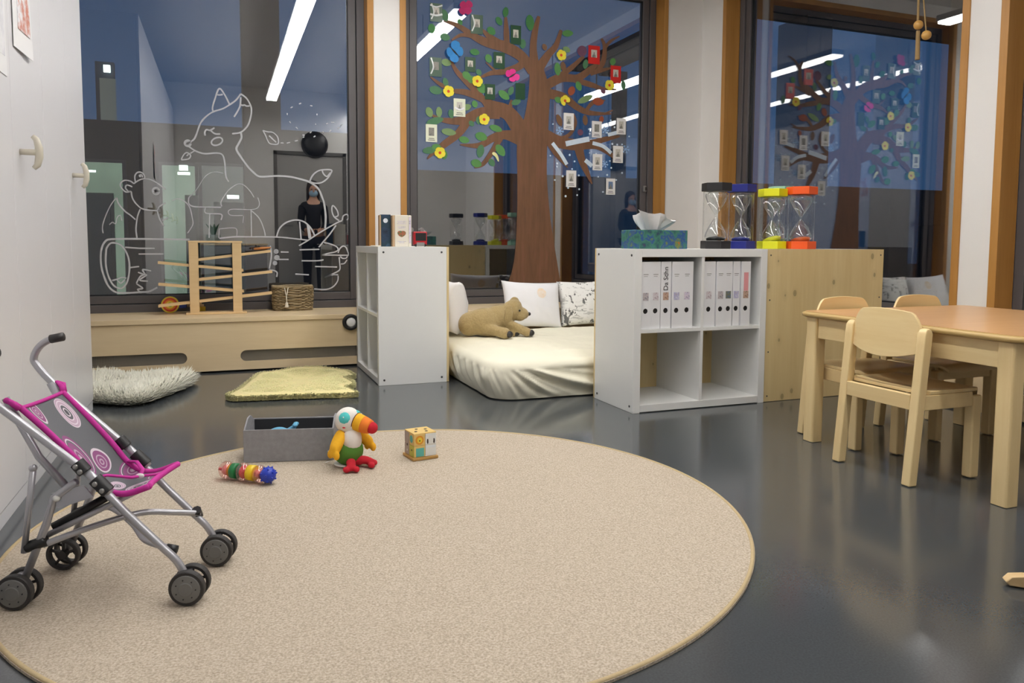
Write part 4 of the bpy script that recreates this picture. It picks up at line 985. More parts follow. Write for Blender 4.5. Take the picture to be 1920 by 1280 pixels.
# blue whale in the box
M['whaleblue'] = plain('whale_blue_plush', (104, 170, 205), .9, var=.1, vs=30); M['whalewhite'] = plain('whale_belly', (222, 230, 236), .9)
wo = FB+Matrix.Rotation(FA, 3, 'Z') @ Vector((.105, .085, th))
t = thing('toy_whale', 'light blue toy whale peeking out of the felt box', 'soft toy', wo, FA); t.scale = (.82, .82, .80)
m = MB().ball((0, 0, .078), (.058, .034, .046), rot=Matrix.Rotation(-.28, 3, 'Y'))
for i in range(8): f = i/7; m.ball((.035+.04*f, 0, .085+.042*f), .024*(1-.6*f), 10, 7)
remesh(m.build('body', 'whaleblue', t, local=True), .004, 4)
m = MB().ball((.078, .014, .135), (.013, .018, .008)).ball((.078, -.014, .135), (.013, .018, .008)); remesh(m.build('tail_fin', 'whaleblue', t, local=True), .003, 2)
MB().ball((-.012, -.012, .082), (.056, .028, .030), rot=Matrix.Rotation(-.28, 3, 'Y')).build('belly', 'whalewhite', t, local=True, smooth=True)
MB().box(-.045, .045, -.028, .028, 0, .05).build('base_fold', 'whaleblue', t, local=True, bevel=.012, seg=3)

# toucan
for nm, c in (('t_white', (232, 228, 222)), ('t_turq', (84, 196, 196)), ('t_yellow', (236, 176, 34)), ('t_orange', (236, 128, 44)), ('t_red', (196, 30, 48)), ('t_green', (82, 132, 48)), ('t_collar', (180, 60, 74)), ('t_brown', (96, 40, 24))):
    M[nm] = plain('toucan_'+nm[2:], c, .9, var=.08, vs=70, bump=.25, bs=500)
t = thing('toy_toucan', 'plush toucan with a big orange beak sitting on the rug', 'soft toy', (.402, 2.662, RZ), math.radians(-62)); t.scale = (1.06, 1.06, 1.06)
rx = lambda a: Matrix.Rotation(a, 3, 'Y')
m = MB().ball((0, 0, .052), (.050, .052, .050)); m.ball((-.004, 0, .085), (.040, .042, .045)); remesh(m.build('body', 't_green', t, local=True), .004, 8)
m = MB().ball((.016, 0, .088), (.035, .036, .046), rot=rx(.12)); m.build('belly', 't_white', t, local=True, smooth=True)
m = MB().ball((0, 0, .153), (.042, .043, .043), 24, 16); m.build('head', 't_white', t, local=True, smooth=True)
m = MB().lathe([(.024, -.004), (.031, -.003), (.033, 0), (.031, .004), (.024, .005)], (0, 0, .116), 22); m.build('collar', 't_collar', t, local=True, smooth=True)
bd = Vector((math.cos(.42), math.sin(.42), -.28)).normalized(); bo = Vector((.020, .010, .152))
def beak_seg(f0, f1, nm, mt):
    m = MB(); pr = []
    for i in range(7):
        f = f0+(f1-f0)*i/6; pr.append(((.0300-.0115*f*f), f*.078))
    m.lathe(pr, bo, 22, bd); return m.build(nm, mt, t, local=True, smooth=True)
beak_seg(.10, .44, 'beak_base', 't_yellow'); beak_seg(.44, .80, 'beak_middle', 't_orange')
MB().ball(bo+bd*.068, (.0195, .0195, .0195), 18, 12).build('beak_tip', 't_red', t, local=True, smooth=True)
MB().lathe([(.029, .006), (.0320, .008), (.029, .010)], bo, 22, bd).build('beak_seam', 't_brown', t, local=True, smooth=True)
for s, e in ((-1, .82), (1, .82)):
    dv = Vector((.55, s*.80, .42)).normalized(); MB().ball(Vector((0, 0, .153))+dv*.0245, (.0235, .0235, .0235), 16, 10).build('eye_patch', 't_turq', t, local=True, smooth=True)
    MB().ball(Vector((0, 0, .153))+dv*.048, .0024, 8, 6).build('eye', 'whitep', t, local=True)
    MB().ball(Vector((.020, s*.030, .137)), (.0065, .0065, .003), 8, 6).build('cheek_spot', 't_red', t, local=True)
for s in (-1, 1):
    m = MB()
    for i in range(8): f = i/7; m.ball((.004+.016*f, s*(.034+.034*f), .106-.034*f), (.021+.005*math.sin(f*PI), .015, .021), 10, 7)
    for k in (-1, 0, 1): m.ball((.022+.016*k, s*.074, .060-.005*abs(k)), (.011, .011, .015), 10, 7)
    remesh(m.build('wing', 't_yellow', t, local=True), .003, 4)
    m = MB(); a = s*.62
    for i in range(7): f = i/6; m.ball((.030+.050*f*math.cos(a), s*.012+.050*f*math.sin(a), .018-.002*f+.006*math.sin(f*PI)), (.0165+.004*math.sin(f*PI)-.004*f, .0165-.003*f, .0155-.003*f), 10, 7)
    for k in (-.35, .35): m.ball((.030+.056*math.cos(a+k*.8), s*.012+.056*math.sin(a+k*.8), .011), (.014, .011, .010), 10, 7)
    remesh(m.build('foot', 't_red', t, local=True), .0028, 3)
m = MB().lathe([(.040, 0), (.044, .003), (.040, .006)], (-.006, 0, .004), 22); m.build('seat_hem', 't_white', t, local=True, smooth=True)
MB().prism([(-.045, -.022, .016), (-.075, -.034, .004), (-.070, -.042, .004), (-.043, -.030, .016)], (0, 0, .001)).prism([(-.048, -.02, .03), (-.076, -.022, .040), (-.076, -.028, .040), (-.047, -.026, .03)], (0, 0, .001)).build('care_tag', 'whitep', t, local=True)
m = MB()
for i in range(6): f = i/5; m.ball((-.040-.012*math.sin(f*PI), 0, .06+.05*f), (.006, .010, .01), 8, 6)
remesh(m.build('back_feathers', 't_turq', t, local=True), .003, 2)

# wooden activity cube
for nm, c in (('c_wood', (222, 190, 118)), ('c_turq', (92, 176, 166)), ('c_lion', (222, 150, 44)), ('c_yel', (232, 204, 60)), ('c_olive', (196, 190, 70)), ('c_white', (226, 228, 226)), ('c_mauve', (176, 160, 150)), ('c_dark', (54, 40, 34)), ('c_base', (190, 148, 84)), ('c_green', (140, 170, 80))):
    M[nm] = plain('cube_'+nm[2:], c, .5)
t = thing('activity_cube', 'small wooden picture block cube standing on the rug', 'toy', (.632, 2.637, RZ), math.radians(9)); cs = .088; cb = .010
MB().box(-.006, cs+.006, -.006, cs+.006, 0, cb).build('base_plate', 'c_base', t, local=True, bevel=.002)
MB().box(.003, cs-.003, .003, cs-.003, cb, cb+cs-.004).build('core', 'c_wood', t, local=True)
hh = cs/2-.001
def cubepanel(face, i, j, mt):                    # one tile of a side: face 'f' (towards the camera) or 'l' (left)
    a0, a1 = i*cs/2+.001, i*cs/2+hh; z0_, z1_ = cb+j*(cs/2-.002)+.001, cb+j*(cs/2-.002)+hh-.001
    return (MB().box(a0, a1, -.0005, .003, z0_, z1_) if face == 'f' else MB().box(-.0005, .003, a0, a1, z0_, z1_)).build('tile', mt, t, local=True, bevel=.001)
def cdisc(par, face, a, z, r, mt, d, nm, sy=1.0):
    ring = [(a+r*math.cos(2*PI*k/18), z+r*sy*math.sin(2*PI*k/18)) for k in range(18)]
    pts = [(p[0], -d, p[1]) for p in ring] if face == 'f' else [(-d, p[0], p[1]) for p in ring]
    return MB().prism(pts, (0, .001, 0) if face == 'f' else (.001, 0, 0)).build(nm, mt, par, local=True)
zt_, zb_ = cb+cs*.72, cb+cs*.24
p = cubepanel('f', 0, 1, 'c_wood'); cdisc(p, 'f', cs*.25, zt_, .0165, 'c_lion', .0012, 'lion_mane'); cdisc(p, 'f', cs*.25, zt_, .010, 'c_yel', .0020, 'lion_face'); cdisc(p, 'f', cs*.25, zt_-.002, .0025, 'c_dark', .0027, 'lion_nose')
p = cubepanel('f', 1, 1, 'c_white'); cdisc(p, 'f', cs*.75, zt_-.003, .010, 'whitep', .0016, 'bird_body', 1.7)
for s in (-1, 1): cdisc(p, 'f', cs*.75+s*.0125, zt_-.008, .0032, 'c_dark', .0012, 'bird_wing', 3)
p = cubepanel('f', 0, 0, 'c_wood'); MB().box(cs*.25-.014, cs*.25+.017, -.0016, -.0004, zb_-.018, zb_+.013).build('turquoise_picture', 'c_turq', p, local=True)
p = cubepanel('f', 1, 0, 'c_white'); MB().box(cs*.75-.017, cs*.75+.017, -.0014, -.0004, zb_+.012, zb_+.017).build('blue_band', 'whalewhite', p, local=True)
p = cubepanel('l', 1, 1, 'c_mauve'); p = cubepanel('l', 0, 1, 'c_wood'); cdisc(p, 'l', cs*.25, zt_+.002, .014, 'c_turq', .0012, 'turquoise_dot')
p = cubepanel('l', 1, 0, 'c_mauve'); cdisc(p, 'l', cs*.70, zb_+.016, .005, 'c_dark', .0012, 'dot'); cdisc(p, 'l', cs*.70, zb_-.004, .004, 'whitep', .0012, 'dot')
p = cubepanel('l', 0, 0, 'c_olive'); cdisc(p, 'l', cs*.22, zb_+.004, .0035, 'c_dark', .0012, 'dot')
MB().box(0, cs, 0, cs, cb+cs-.005, cb+cs).build('lid', 'c_wood', t, local=True, bevel=.0015)
for x, y in ((.02, .03), (.035, .062), (.066, .05), (.058, .022)): MB().lathe([(.0055, .0004), (.0055, .0014), (.003, .0016)], (x, y, cb+cs), 12).build('knob_mark', 'c_dark', t, local=True)

# rattle
M['pinkclear'] = glassy('rattle_clear_shell', (.97, .80, .78), 1.3, .05, .03)
for nm, c in (('r_green', (26, 120, 66)), ('r_yellow', (236, 200, 30)), ('r_red', (206, 54, 60)), ('r_blue', (34, 60, 180)), ('r_orange', (236, 160, 60)), ('r_pink', (222, 132, 128))): M[nm] = plain('rattle_'+nm[2:], c, .28)
ra_, rb_ = Vector((-.020, 2.664)), Vector((.150, 2.522)); ra2 = (rb_-ra_); LR = ra2.length
t = thing('rattle', 'clear baby rattle with coloured rings and a blue spiky end on the rug', 'rattle', (ra_.x, ra_.y, RZ+.0305), math.atan2(ra2.y, ra2.x))
X = (1, 0, 0); S_ = LR/.205
def rl(prof, nm, mt): return MB().lathe([(r*1.14, h*S_) for r, h in prof], (0, 0, 0), 24, X).build(nm, mt, t, local=True, smooth=True)
def arc(h0, h1, r0, rm, n=9): return [(r0+(rm-r0)*math.sin(PI*i/(n-1)), h0+(h1-h0)*i/(n-1)) for i in range(n)]
rl([(.004, .0), (.016, .006), (.0245, .018), (.0255, .03), (.019, .043)], 'end_shell', 'pinkclear'); rl([(0, .014), (.014, .018), (.016, .03), (.010, .042)], 'inner_ball', 'r_pink')
rl([(0, -.006), (.004, -.004), (.004, .004)], 'end_nub', 'r_red'); rl([(.013, .036), (.018, .038), (.018, .048), (.013, .049)], 'orange_ring', 'r_orange')
rl([(.018, .047), (.0225, .049), (.0225, .066), (.018, .068)], 'green_ring', 'r_green'); rl(arc(.068, .108, .016, .027), 'middle_shell', 'pinkclear'); rl(arc(.075, .104, .006, .020), 'red_core', 'r_red')
rl([(.017, .107), (.0225, .109), (.0225, .130), (.017, .132)], 'yellow_ring', 'r_yellow'); rl(arc(.130, .160, .018, .0255), 'end_shell', 'pinkclear'); rl([(.010, .132), (.014, .150)], 'inner_rod', 'r_pink')
m = MB().ball((.176*S_, 0, 0), .0258, 20, 14)
for th_, n_ in ((.5, 4), (1.2, 7), (1.9, 7)):
    for k in range(n_):
        a = 2*PI*k/n_+th_; d_ = Vector((math.cos(th_), math.sin(th_)*math.cos(a), math.sin(th_)*math.sin(a))); m.tube([Vector((.176*S_, 0, 0))+d_*.023, Vector((.176*S_, 0, 0))+d_*.0302], [.0045, .002], 7)
m.build('spiky_end', 'r_blue', t, local=True, smooth=True)

# ------------------------------------------------------------------ sheepskins
def sheepskin(label, poly, hgt, col, col2, nm, tl, ntuft, tw, rim=.3):
    cx = sum(p[0] for p in poly)/len(poly); cy = sum(p[1] for p in poly)/len(poly)
    M[nm] = plain(nm, col, .95, var=.12, vs=14, sheen=.2); M[nm+'f'] = plain(nm+'_fleece', col2, .95, var=.12, vs=10, sheen=.2)
    t = thing('sheepskin', label, 'sheepskin', (cx, cy, 0)); P = [Vector(p) for p in catmull([(*p, 0) for p in poly]+[(*poly[0], 0)], 4)][:-1]
    m = MB(); n = len(P); K_ = 7
    for j in range(K_+1):
        f = j/K_; ins = 1-.10*f**2*1.0 if j < K_ else .0; z = .004+(hgt-.004)*math.sin(min(1, f*1.3)*PI/2)
        s_ = 1-.22*f*f
        for p in P: m.v.append(Vector((cx+(p.x-cx)*s_, cy+(p.y-cy)*s_, z+.006*noise.noise(Vector((p.x*8, p.y*8, j))))))
    for j in range(K_):
        for i in range(n): m.f.append((j*n+i, j*n+(i+1) % n, (j+1)*n+(i+1) % n, (j+1)*n+i))
    k0 = len(m.v); m.v.append(Vector((cx, cy, hgt+.004)))
    for i in range(n): m.f.append((K_*n+i, K_*n+(i+1) % n, k0))
    m.build('hide', nm, t, smooth=True)
    fl = MB(); R_ = random.Random(3)
    for k in range(ntuft):
        i = R_.randrange(n); f = R_.random(); q = P[i].lerp(P[(i+1) % n], f); g = R_.random()**.42
        onrim = R_.random() < rim
        if onrim: g = .955+.05*R_.random()
        x, y = cx+(q.x-cx)*g, cy+(q.y-cy)*g; e = max(0, (g-.72)/.28)
        z = hgt*(1-.75*e**2) if not onrim else hgt*R_.uniform(.15, 1.0)
        dx, dy = (q.x-cx), (q.y-cy); l = math.hypot(dx, dy)+1e-6; o_ = Vector((dx/l*e*.8+R_.uniform(-.5, .5), dy/l*e*.8+R_.uniform(-.5, .5), 1-.75*e)).normalized()*tl*R_.uniform(.5, 1.35)*(1+.35*e)
        a = R_.uniform(0, PI); s1 = Vector((math.cos(a), math.sin(a), 0))*tw; s2 = Vector((-math.sin(a), math.cos(a), 0))*tw; c = Vector((x, y, max(.003, z-.004)))
        k1 = len(fl.v); tip = c+o_; tip.z = max(.004, tip.z); md = c+o_*.55; md.z = max(.004, md.z)
        fl.v += [c-s1, c+s1*.5+s2*.87, c+s1*.5-s2*.87, tip, md+s1*.8, md-s1*.4+s2*.7, md-s1*.4-s2*.7]
        fl.f += [(k1, k1+4, k1+6), (k1+1, k1+4, k1+5), (k1+4, k1+5, k1+3), (k1+5, k1+6, k1+3), (k1+6, k1+4, k1+3), (k1+2, k1+6, k1+4), (k1, k1+5, k1+1)]
    me = bpy.data.meshes.new('fleece'); me.from_pydata([tuple(v-t.location) for v in fl.v], [], fl.f); me.update()
    tag(link('fleece', me, nm+'f', t, smooth=True), kind='stuff'); return t
def pxpoly(zs_): return [(q.x, q.y) for q in (wp(160+a/3.556, 560+c/3.556, 'z', zz) for a, c, zz in zs_)]
yel = [(948, 665, .005), (955, 625, .03), (1010, 602, .03), (1060, 562, .03), (1110, 527, .03), (1150, 492, .03), (1260, 477, .03), (1400, 452, .03), (1560, 447, .03), (1680, 462, .03), (1760, 477, .03), (1795, 502, .03), (1770, 520, .02), (1730, 530, .02), (1788, 557, .02), (1785, 580, .02), (1738, 592, .02), (1790, 622, .02), (1795, 655, .005), (1500, 664, .005), (1250, 673, .005), (1000, 682, .005)]
sheepskin('yellow sheepskin lying flat on the floor before the radiator cover', pxpoly(yel), .032, (244, 230, 166), (252, 240, 180), 'sheep_yellow', .009, 36000, .0040, .40)
whi = [(60, 528, .03), (130, 520, .03), (200, 535, .03), (330, 545, .03), (450, 530, .03), (600, 525, .03), (645, 535, .02), (672, 552, .01), (620, 602, .005), (500, 650, .005), (400, 688, .005), (300, 708, .005), (180, 698, .005), (90, 692, .005)]
pw = pxpoly(whi); pw += [(-.70, 4.20), (-.78, 4.42), (-.72, 4.66)]
sheepskin('white long-haired sheepskin on the floor beside the cabinets', pw, .030, (248, 243, 222), (255, 250, 230), 'sheep_white', .055, 15000, .0055)

# ------------------------------------------------------------------ toys on the sill
YT = 5.135; ZZ = ZS+.0005
W_ = lambda u, v, y=YT: wp(u, v, 'y', y)
t = thing('ball_track', 'wooden ball track with zigzag rails on the sill of the fox window', 'toy', (W_(405, 560).x, YT+.045, ZZ))
pl0, pl1, pr0, pr1 = W_(355, 520).x, W_(372.5, 520).x, W_(436.5, 520).x, W_(453.5, 520).x
ztop = W_(405, 455).z
for a, c in ((pl0, pl1), (pr0, pr1)): MB().box(a, c, YT, YT+.012, ZZ+.012, ztop).box(a, c, YT+.074, YT+.086, ZZ+.012, ztop).box(a+.02, c-.02, YT+.012, YT+.074, ZZ+.012, ZZ+.05).build('post', 'toywood', t, bevel=.001)
MB().box(pl0-.003, pr1+.006, YT-.002, YT+.088, ztop, ztop+.012).build('top_bar', 'toywood', t, bevel=.002)
MB().box(W_(349, 580).x, W_(463, 580).x, YT-.012, YT+.098, ZZ, ZZ+.0125).build('base_board', 'toywood', t, bevel=.002)
for (u0, v0, u1, v1) in ((357, 489, 507, 471), (296.5, 492.5, 456, 507), (357, 526, 510, 509.5), (297.5, 533, 457, 546), (297.5, 574, 509.5, 549)):
    a, c = W_(u0, v0, YT+.043), W_(u1, v1, YT+.043); r_ = MB()
    for y0, y1, hz in ((YT+.0125, YT+.019, .010), (YT+.067, YT+.0735, .010), (YT+.019, YT+.067, .001)):
        r_.hexa([(a.x, y0, a.z-.006), (c.x, y0, c.z-.006), (c.x, y1, c.z-.006), (a.x, y1, a.z-.006)], [(a.x, y0, a.z+hz), (c.x, y0, c.z+hz), (c.x, y1, c.z+hz), (a.x, y1, a.z+hz)])
    r_.build('rail', 'toywood', t)
# wooden racer on the top rail
M['racer'] = wood('racer_wood', (176, 108, 50), (206, 138, 72), 'x', 30, .1)
a, c = W_(474, 474, YT+.043), W_(507, 468, YT+.043); ln = (c-a).length
t = thing('toy_racer', 'small brown wooden racer on the top rail of the ball track', 'toy', a.lerp(c, .5)+Vector((0, 0, -.004)))
m = MB()
for i in range(9): f = i/8; m.ball((ln*(f-.5)*.86, 0, .018+.010*f), (.016, .004+.017*math.sin(f*PI*.93+.1), .006+.004*math.sin(f*PI)), 10, 7)
remesh(m.build('body', 'racer', t, local=True), .004, 3)
MB().ball((-ln*.47, 0, .019), .007, 10, 7).build('nose', 'dark', t, local=True, smooth=True); MB().ball((-ln*.12, 0, .034), (.007, .007, .010), 10, 7).build('driver', 'dark', t, local=True, smooth=True)
# rainbow disc pull toy behind the track
yw = YT+.165; cc = wp(319, 567.5, 'y', yw); rr_ = .053
cz = ZZ+rr_; cc.z = cz
t = thing('rainbow_wheel_toy', 'round red, orange and yellow rainbow disc toy behind the ball track', 'toy', (cc.x, yw, ZZ))
for k, (r0, r1, col) in enumerate(((.044, .053, (232, 206, 70)), (.034, .044, (216, 70, 52)), (.024, .034, (236, 140, 50)), (.014, .024, (240, 212, 70)), (.006, .014, (120, 170, 80)), (.0, .006, (200, 150, 60)))):
    mk = 'rainbow%d' % k; M[mk] = plain('rainbow_ring_%d' % k, col, .45)
    MB().lathe([(r0, -.012), (r1, -.012), (r1, .012), (r0, .012), (r0, -.012)] if r0 else [(0, -.014), (r1, -.014), (r1, .012), (0, .012)], cc, 36, (0, 1, 0), cap=False).build('ring', mk, t)
M['toyblue'] = plain('toy_blue', (40, 70, 160), .4); M['toyyellow'] = plain('toy_yellow', (222, 190, 40), .4)
q = wp(343, 562, 'y', yw); MB().box(q.x-.022, q.x+.022, yw-.015, yw+.015, ZZ+.030, ZZ+.068).build('blue_block', 'toyblue', t, bevel=.004)
q = wp(379, 572, 'y', yw); MB().box(q.x-.020, q.x+.020, yw-.015, yw+.015, ZZ, ZZ+.036).build('yellow_block', 'toyyellow', t, bevel=.004)
xs_ = wp(362, 560, 'y', yw).x; MB().box(cc.x-.01, q.x+.01, yw+.016, yw+.026, ZZ+.035, ZZ+.050).build('axle_bar', 'toywood', t, bevel=.002)
MB().prism([(q.x-.030+.028*math.cos(a_), yw-.010, ZZ+.045+.042*math.sin(a_)) for a_ in [PI*i/12 for i in range(13)]], (0, .02, 0)).build('arched_block', 'toywood', t)

# woven basket
M['wicker'] = wood('wicker', (132, 114, 82), (176, 158, 122), 'x', 30, .3, .6); M['wickerd'] = wood('wicker_dark', (104, 88, 62), (140, 122, 88), 'x', 30, .3, .6)
bx0, bx1 = wp(514, 575, 'y', 5.225).x, wp(587, 575, 'y', 5.225).x; by0, by1 = 5.225, 5.375; bh = .158
t = thing('wicker_basket', 'small dark wicker basket with a white tassel on the sill', 'basket', ((bx0+bx1)/2, (by0+by1)/2, ZZ))
def bring(z, d, ph, amp, N_=128, rr0=.04):
    g = 1+.05*z/bh; hx, hy = (bx1-bx0)/2*g+d, (by1-by0)/2*g+d; out = []
    for i in range(N_+1):
        a = 2*PI*i/N_; e = 3.6; cx, sy_ = math.cos(a), math.sin(a)
        x = math.copysign(abs(cx)**(2/e), cx)*hx; y = math.copysign(abs(sy_)**(2/e), sy_)*hy
        k = 1+.03*math.sin(z/bh*PI)+amp*math.sin(a*16+ph)/max(hx, hy)
        out.append(((bx0+bx1)/2+x*k, (by0+by1)/2+y*k, ZZ+z+.0015*math.sin(a*5+ph*3+z*80)))
    return out
for k in range(17):
    z = .006+k*.0090; MB().tube(bring(z, -.008, (k % 2)*PI, .0085), .0052, 7, False).build('woven_strand', 'wicker' if k % 3 else 'wickerd', t, smooth=True)
for k in range(44):
    i = int(k*128/44); a = bring(.0, -.008, 0, 0)[i]; c = bring(bh-.006, -.008, 0, 0)[i]; MB().tube([a, c], .003, 6).build('stake', 'wickerd', t)
m = MB()
for ph in (0, 2.1, 4.2): m.tube([Vector(p)+Vector((0, 0, .004*math.sin(i*.9+ph))) for i, p in enumerate(bring(bh, -.006, ph, .006))], .005, 7, False)
m.build('braided_rim', 'wicker', t, smooth=True)
MB().box(bx0+.01, bx1-.01, by0+.01, by1-.01, ZZ+.002, ZZ+.008).build('base', 'wickerd', t)
M['cord'] = plain('white_cord', (226, 220, 206), .9)
q = wp(537, 556, 'y', by0-.012); xt = q.x
MB().tube([(xt-.010, by0-.004, ZZ+bh-.004), (xt-.004, by0-.014, ZZ+bh*.74), (xt, by0-.014, ZZ+bh*.58)], .0028, 7).tube([(xt+.012, by0-.004, ZZ+bh-.004), (xt+.006, by0-.014, ZZ+bh*.76), (xt, by0-.0145, ZZ+bh*.58)], .0028, 7).tube([(xt, by0-.0145, ZZ+bh*.62), (xt+.001, by0-.016, ZZ+bh*.36)], .0034, 7).build('cord', 'cord', t, smooth=True)
MB().lathe([(.003, 0), (.008, -.006), (.009, -.014), (.013, -.030), (.012, -.036), (0, -.036)], (xt+.001, by0-.016, ZZ+bh*.38), 14).build('tassel', 'cord', t, smooth=True)

# ------------------------------------------------------------------ chalk drawings on the first pane
NW = (0, -1, 0); YD = YG-.0012
def Z5(x, y): return (340+x/5.565, 150+y/5.565)
def Z6(x, y): return (170+x/5.12, 310+y/5.12)
def Z7(x, y): return (380+x/5.12, 310+y/5.12)
def Z2(x, y): return (160+x/3.556, 280+y/3.556)
def Z3(x, y): return (680+x/3.283, y/3.283)
def Z4(x, y): return (1000+x/5.817, 180+y/5.817)
NST = [0]
def strokes(name, label, zf, lines, wpx=4.0, cat='drawing', mat='chalk'):
    NST[0] += 1; m = MB(); wd = wpx*.0023
    for ln_ in lines:
        k = 1.0
        if isinstance(ln_, tuple): k, ln_ = ln_
        P = [wp(*zf(x, y), 'y', YD-.001*(NST[0]-1)) for x, y in ln_]
        if len(P) > 2: P = catmull(P, 5)
        m.ribbon(P, [wd*k*(1+.22*noise.noise(Vector((p.x*30, p.z*30, 1)))) for p in P], NW, .0009)
    o = sum(m.v, Vector())/len(m.v)
    return tag(m.build(name, mat, origin=o), label, cat)
def ell(cx, cy, rx, ry, rot=0, n=18):
    c, s = math.cos(rot), math.sin(rot); return [(cx+rx*math.cos(2*PI*i/n)*c-ry*math.sin(2*PI*i/n)*s, cy+rx*math.cos(2*PI*i/n)*s+ry*math.sin(2*PI*i/n)*c) for i in range(n+1)]
c7 = lambda L: [((380+x/5.12-340)*5.565, (310+y/5.12-150)*5.565) for x, y in L]
fox = [[(70, 660), (130, 620), (160, 560), (200, 450), (260, 380), (335, 330), (430, 300), (500, 260), (570, 210), (620, 145)],
       [(620, 145), (680, 190), (720, 260), (732, 320), (720, 400), (690, 480), (620, 545), (530, 560)], [(620, 180), (615, 260), (590, 320), (550, 385)], [(615, 255), (640, 265), (660, 260), (680, 272), (712, 270)],
       [(335, 330), (325, 290), (350, 200), (395, 90), (450, 150), (500, 250)], [(370, 152), (400, 157), (432, 150)], [(250, 580), (245, 545), (262, 518), (300, 525), (345, 498)], [(305, 525), (350, 560), (405, 562)],
       ell(372, 640, 60, 38, -.35), (3.2, ell(66, 660, 14, 14)), [(80, 695), (150, 740), (240, 768), (350, 762), (410, 768), (440, 800), (455, 880), (460, 960), (470, 1020), (495, 1060)],
       (1.25, [(620, 550), (628, 600), (600, 660), (575, 720), (620, 800), (700, 910), (760, 970), (800, 1000), (850, 1008), (1000, 1000), (1130, 1008), (1230, 1030), (1330, 1060), (1400, 1105), (1440, 1150), (1472, 1230)]+c7([(1165, 360), (1180, 470), (1180, 550), (1175, 605)])),
       [(1340, 1060), (1360, 1010), (1400, 965), (1460, 938), (1565, 938), (1555, 980), (1520, 1030), (1460, 1070), (1390, 1075), (1340, 1060)], [(1470, 945), (1485, 980), (1520, 1005), (1555, 965)],
       c7([(710, 685), (735, 610), (790, 555), (860, 528), (920, 525), (980, 545), (1030, 590), (1060, 640), (1075, 675)]), c7([(930, 540), (945, 710)]), c7([(1005, 565), (1022, 700)]), c7([(1020, 580), (1037, 700)])]
strokes('fox_drawing', 'white chalk outline drawing of a fox on the first window', Z5, fox, 4.2)
strokes('leaf_drawing', 'small chalk leaf under the nose of the drawn fox', Z5, [[(0, 828), (25, 780), (55, 757), (90, 775), (95, 800), (70, 825), (0, 833)], [(55, 790), (75, 775)], [(95, 765), (135, 740)]], 3.2)
strokes('leaf_drawing', 'chalk leaf with a dashed trail right of the drawn fox', Z5, [[(850, 525), (900, 540), (950, 545), (995, 580), (1012, 620), (1005, 668), (930, 665), (900, 630), (880, 580), (850, 525)], [(915, 580), (990, 650)], [(1035, 655), (1068, 657)], [(1100, 658), (1135, 650)], [(1183, 637), (1215, 630)]], 3.2)
dsh = [(1150, 285, 25, -.5), (1105, 355, 22, 1.5), (1135, 440, 24, .9), (1205, 500, 26, .8), (1275, 575, 24, .1), (1275, 595, 18, -.5), (1350, 545, 20, -.7), (1390, 588, 20, -.5), (1415, 360, 18, 1.5), (1402, 462, 16, 1.5), (1520, 455, 22, -.4), (1578, 442, 34, .05), (1555, 530, 26, -.8), (1640, 500, 22, -.5), (1670, 470, 24, -.7), (1355, 268, 24, .1), (1240, 245, 26, -.3), (1480, 540, 14, .2)]
strokes('butterfly_drawing', 'dashed chalk butterfly trail above the round dark reflection', Z5, [[(x-l/2*math.cos(a), y-l/2*math.sin(a)), (x+l/2*math.cos(a), y+l/2*math.sin(a))] for x, y, l, a in dsh], 3.0)
bear = [[(480, 410), (430, 360), (400, 310), (390, 250)], [(390, 250), (340, 255), (300, 220), (285, 180), (320, 145), (380, 150), (415, 175)], [(400, 205), (350, 188), (335, 215), (362, 248), (385, 248)],
        [(430, 160), (425, 100), (455, 65), (500, 75), (520, 110), (510, 132)], [(480, 112), (468, 97), (492, 92), (495, 115)], [(415, 175), (450, 150), (500, 130), (570, 135), (640, 170), (720, 230)],
        [(480, 410), (530, 425), (600, 432), (640, 430), (660, 395), (720, 360)], (4, ell(628, 245, 10, 13)), [(475, 420), (450, 490), (440, 560), (435, 620), (445, 695)], [(640, 440), (665, 520), (705, 585)], [(690, 530), (745, 500)],
        (.7, [(250, 310), (200, 370), (150, 470), (115, 580), (120, 650)]), [(250, 310), (270, 370), (330, 440), (380, 475), (430, 520)], (.7, [(180, 570), (210, 545), (240, 560), (255, 500), (285, 480), (300, 530)]), (.7, [(780, 340), (840, 320), (900, 345), (950, 400), (975, 500), (980, 570), (930, 650)])]
strokes('bear_drawing', 'chalk outline drawing of a bear behind the log on the first window', Z6, bear, 3.6)
c76 = lambda L: [((380+x/5.12-170)*5.12, y) for x, y in L]
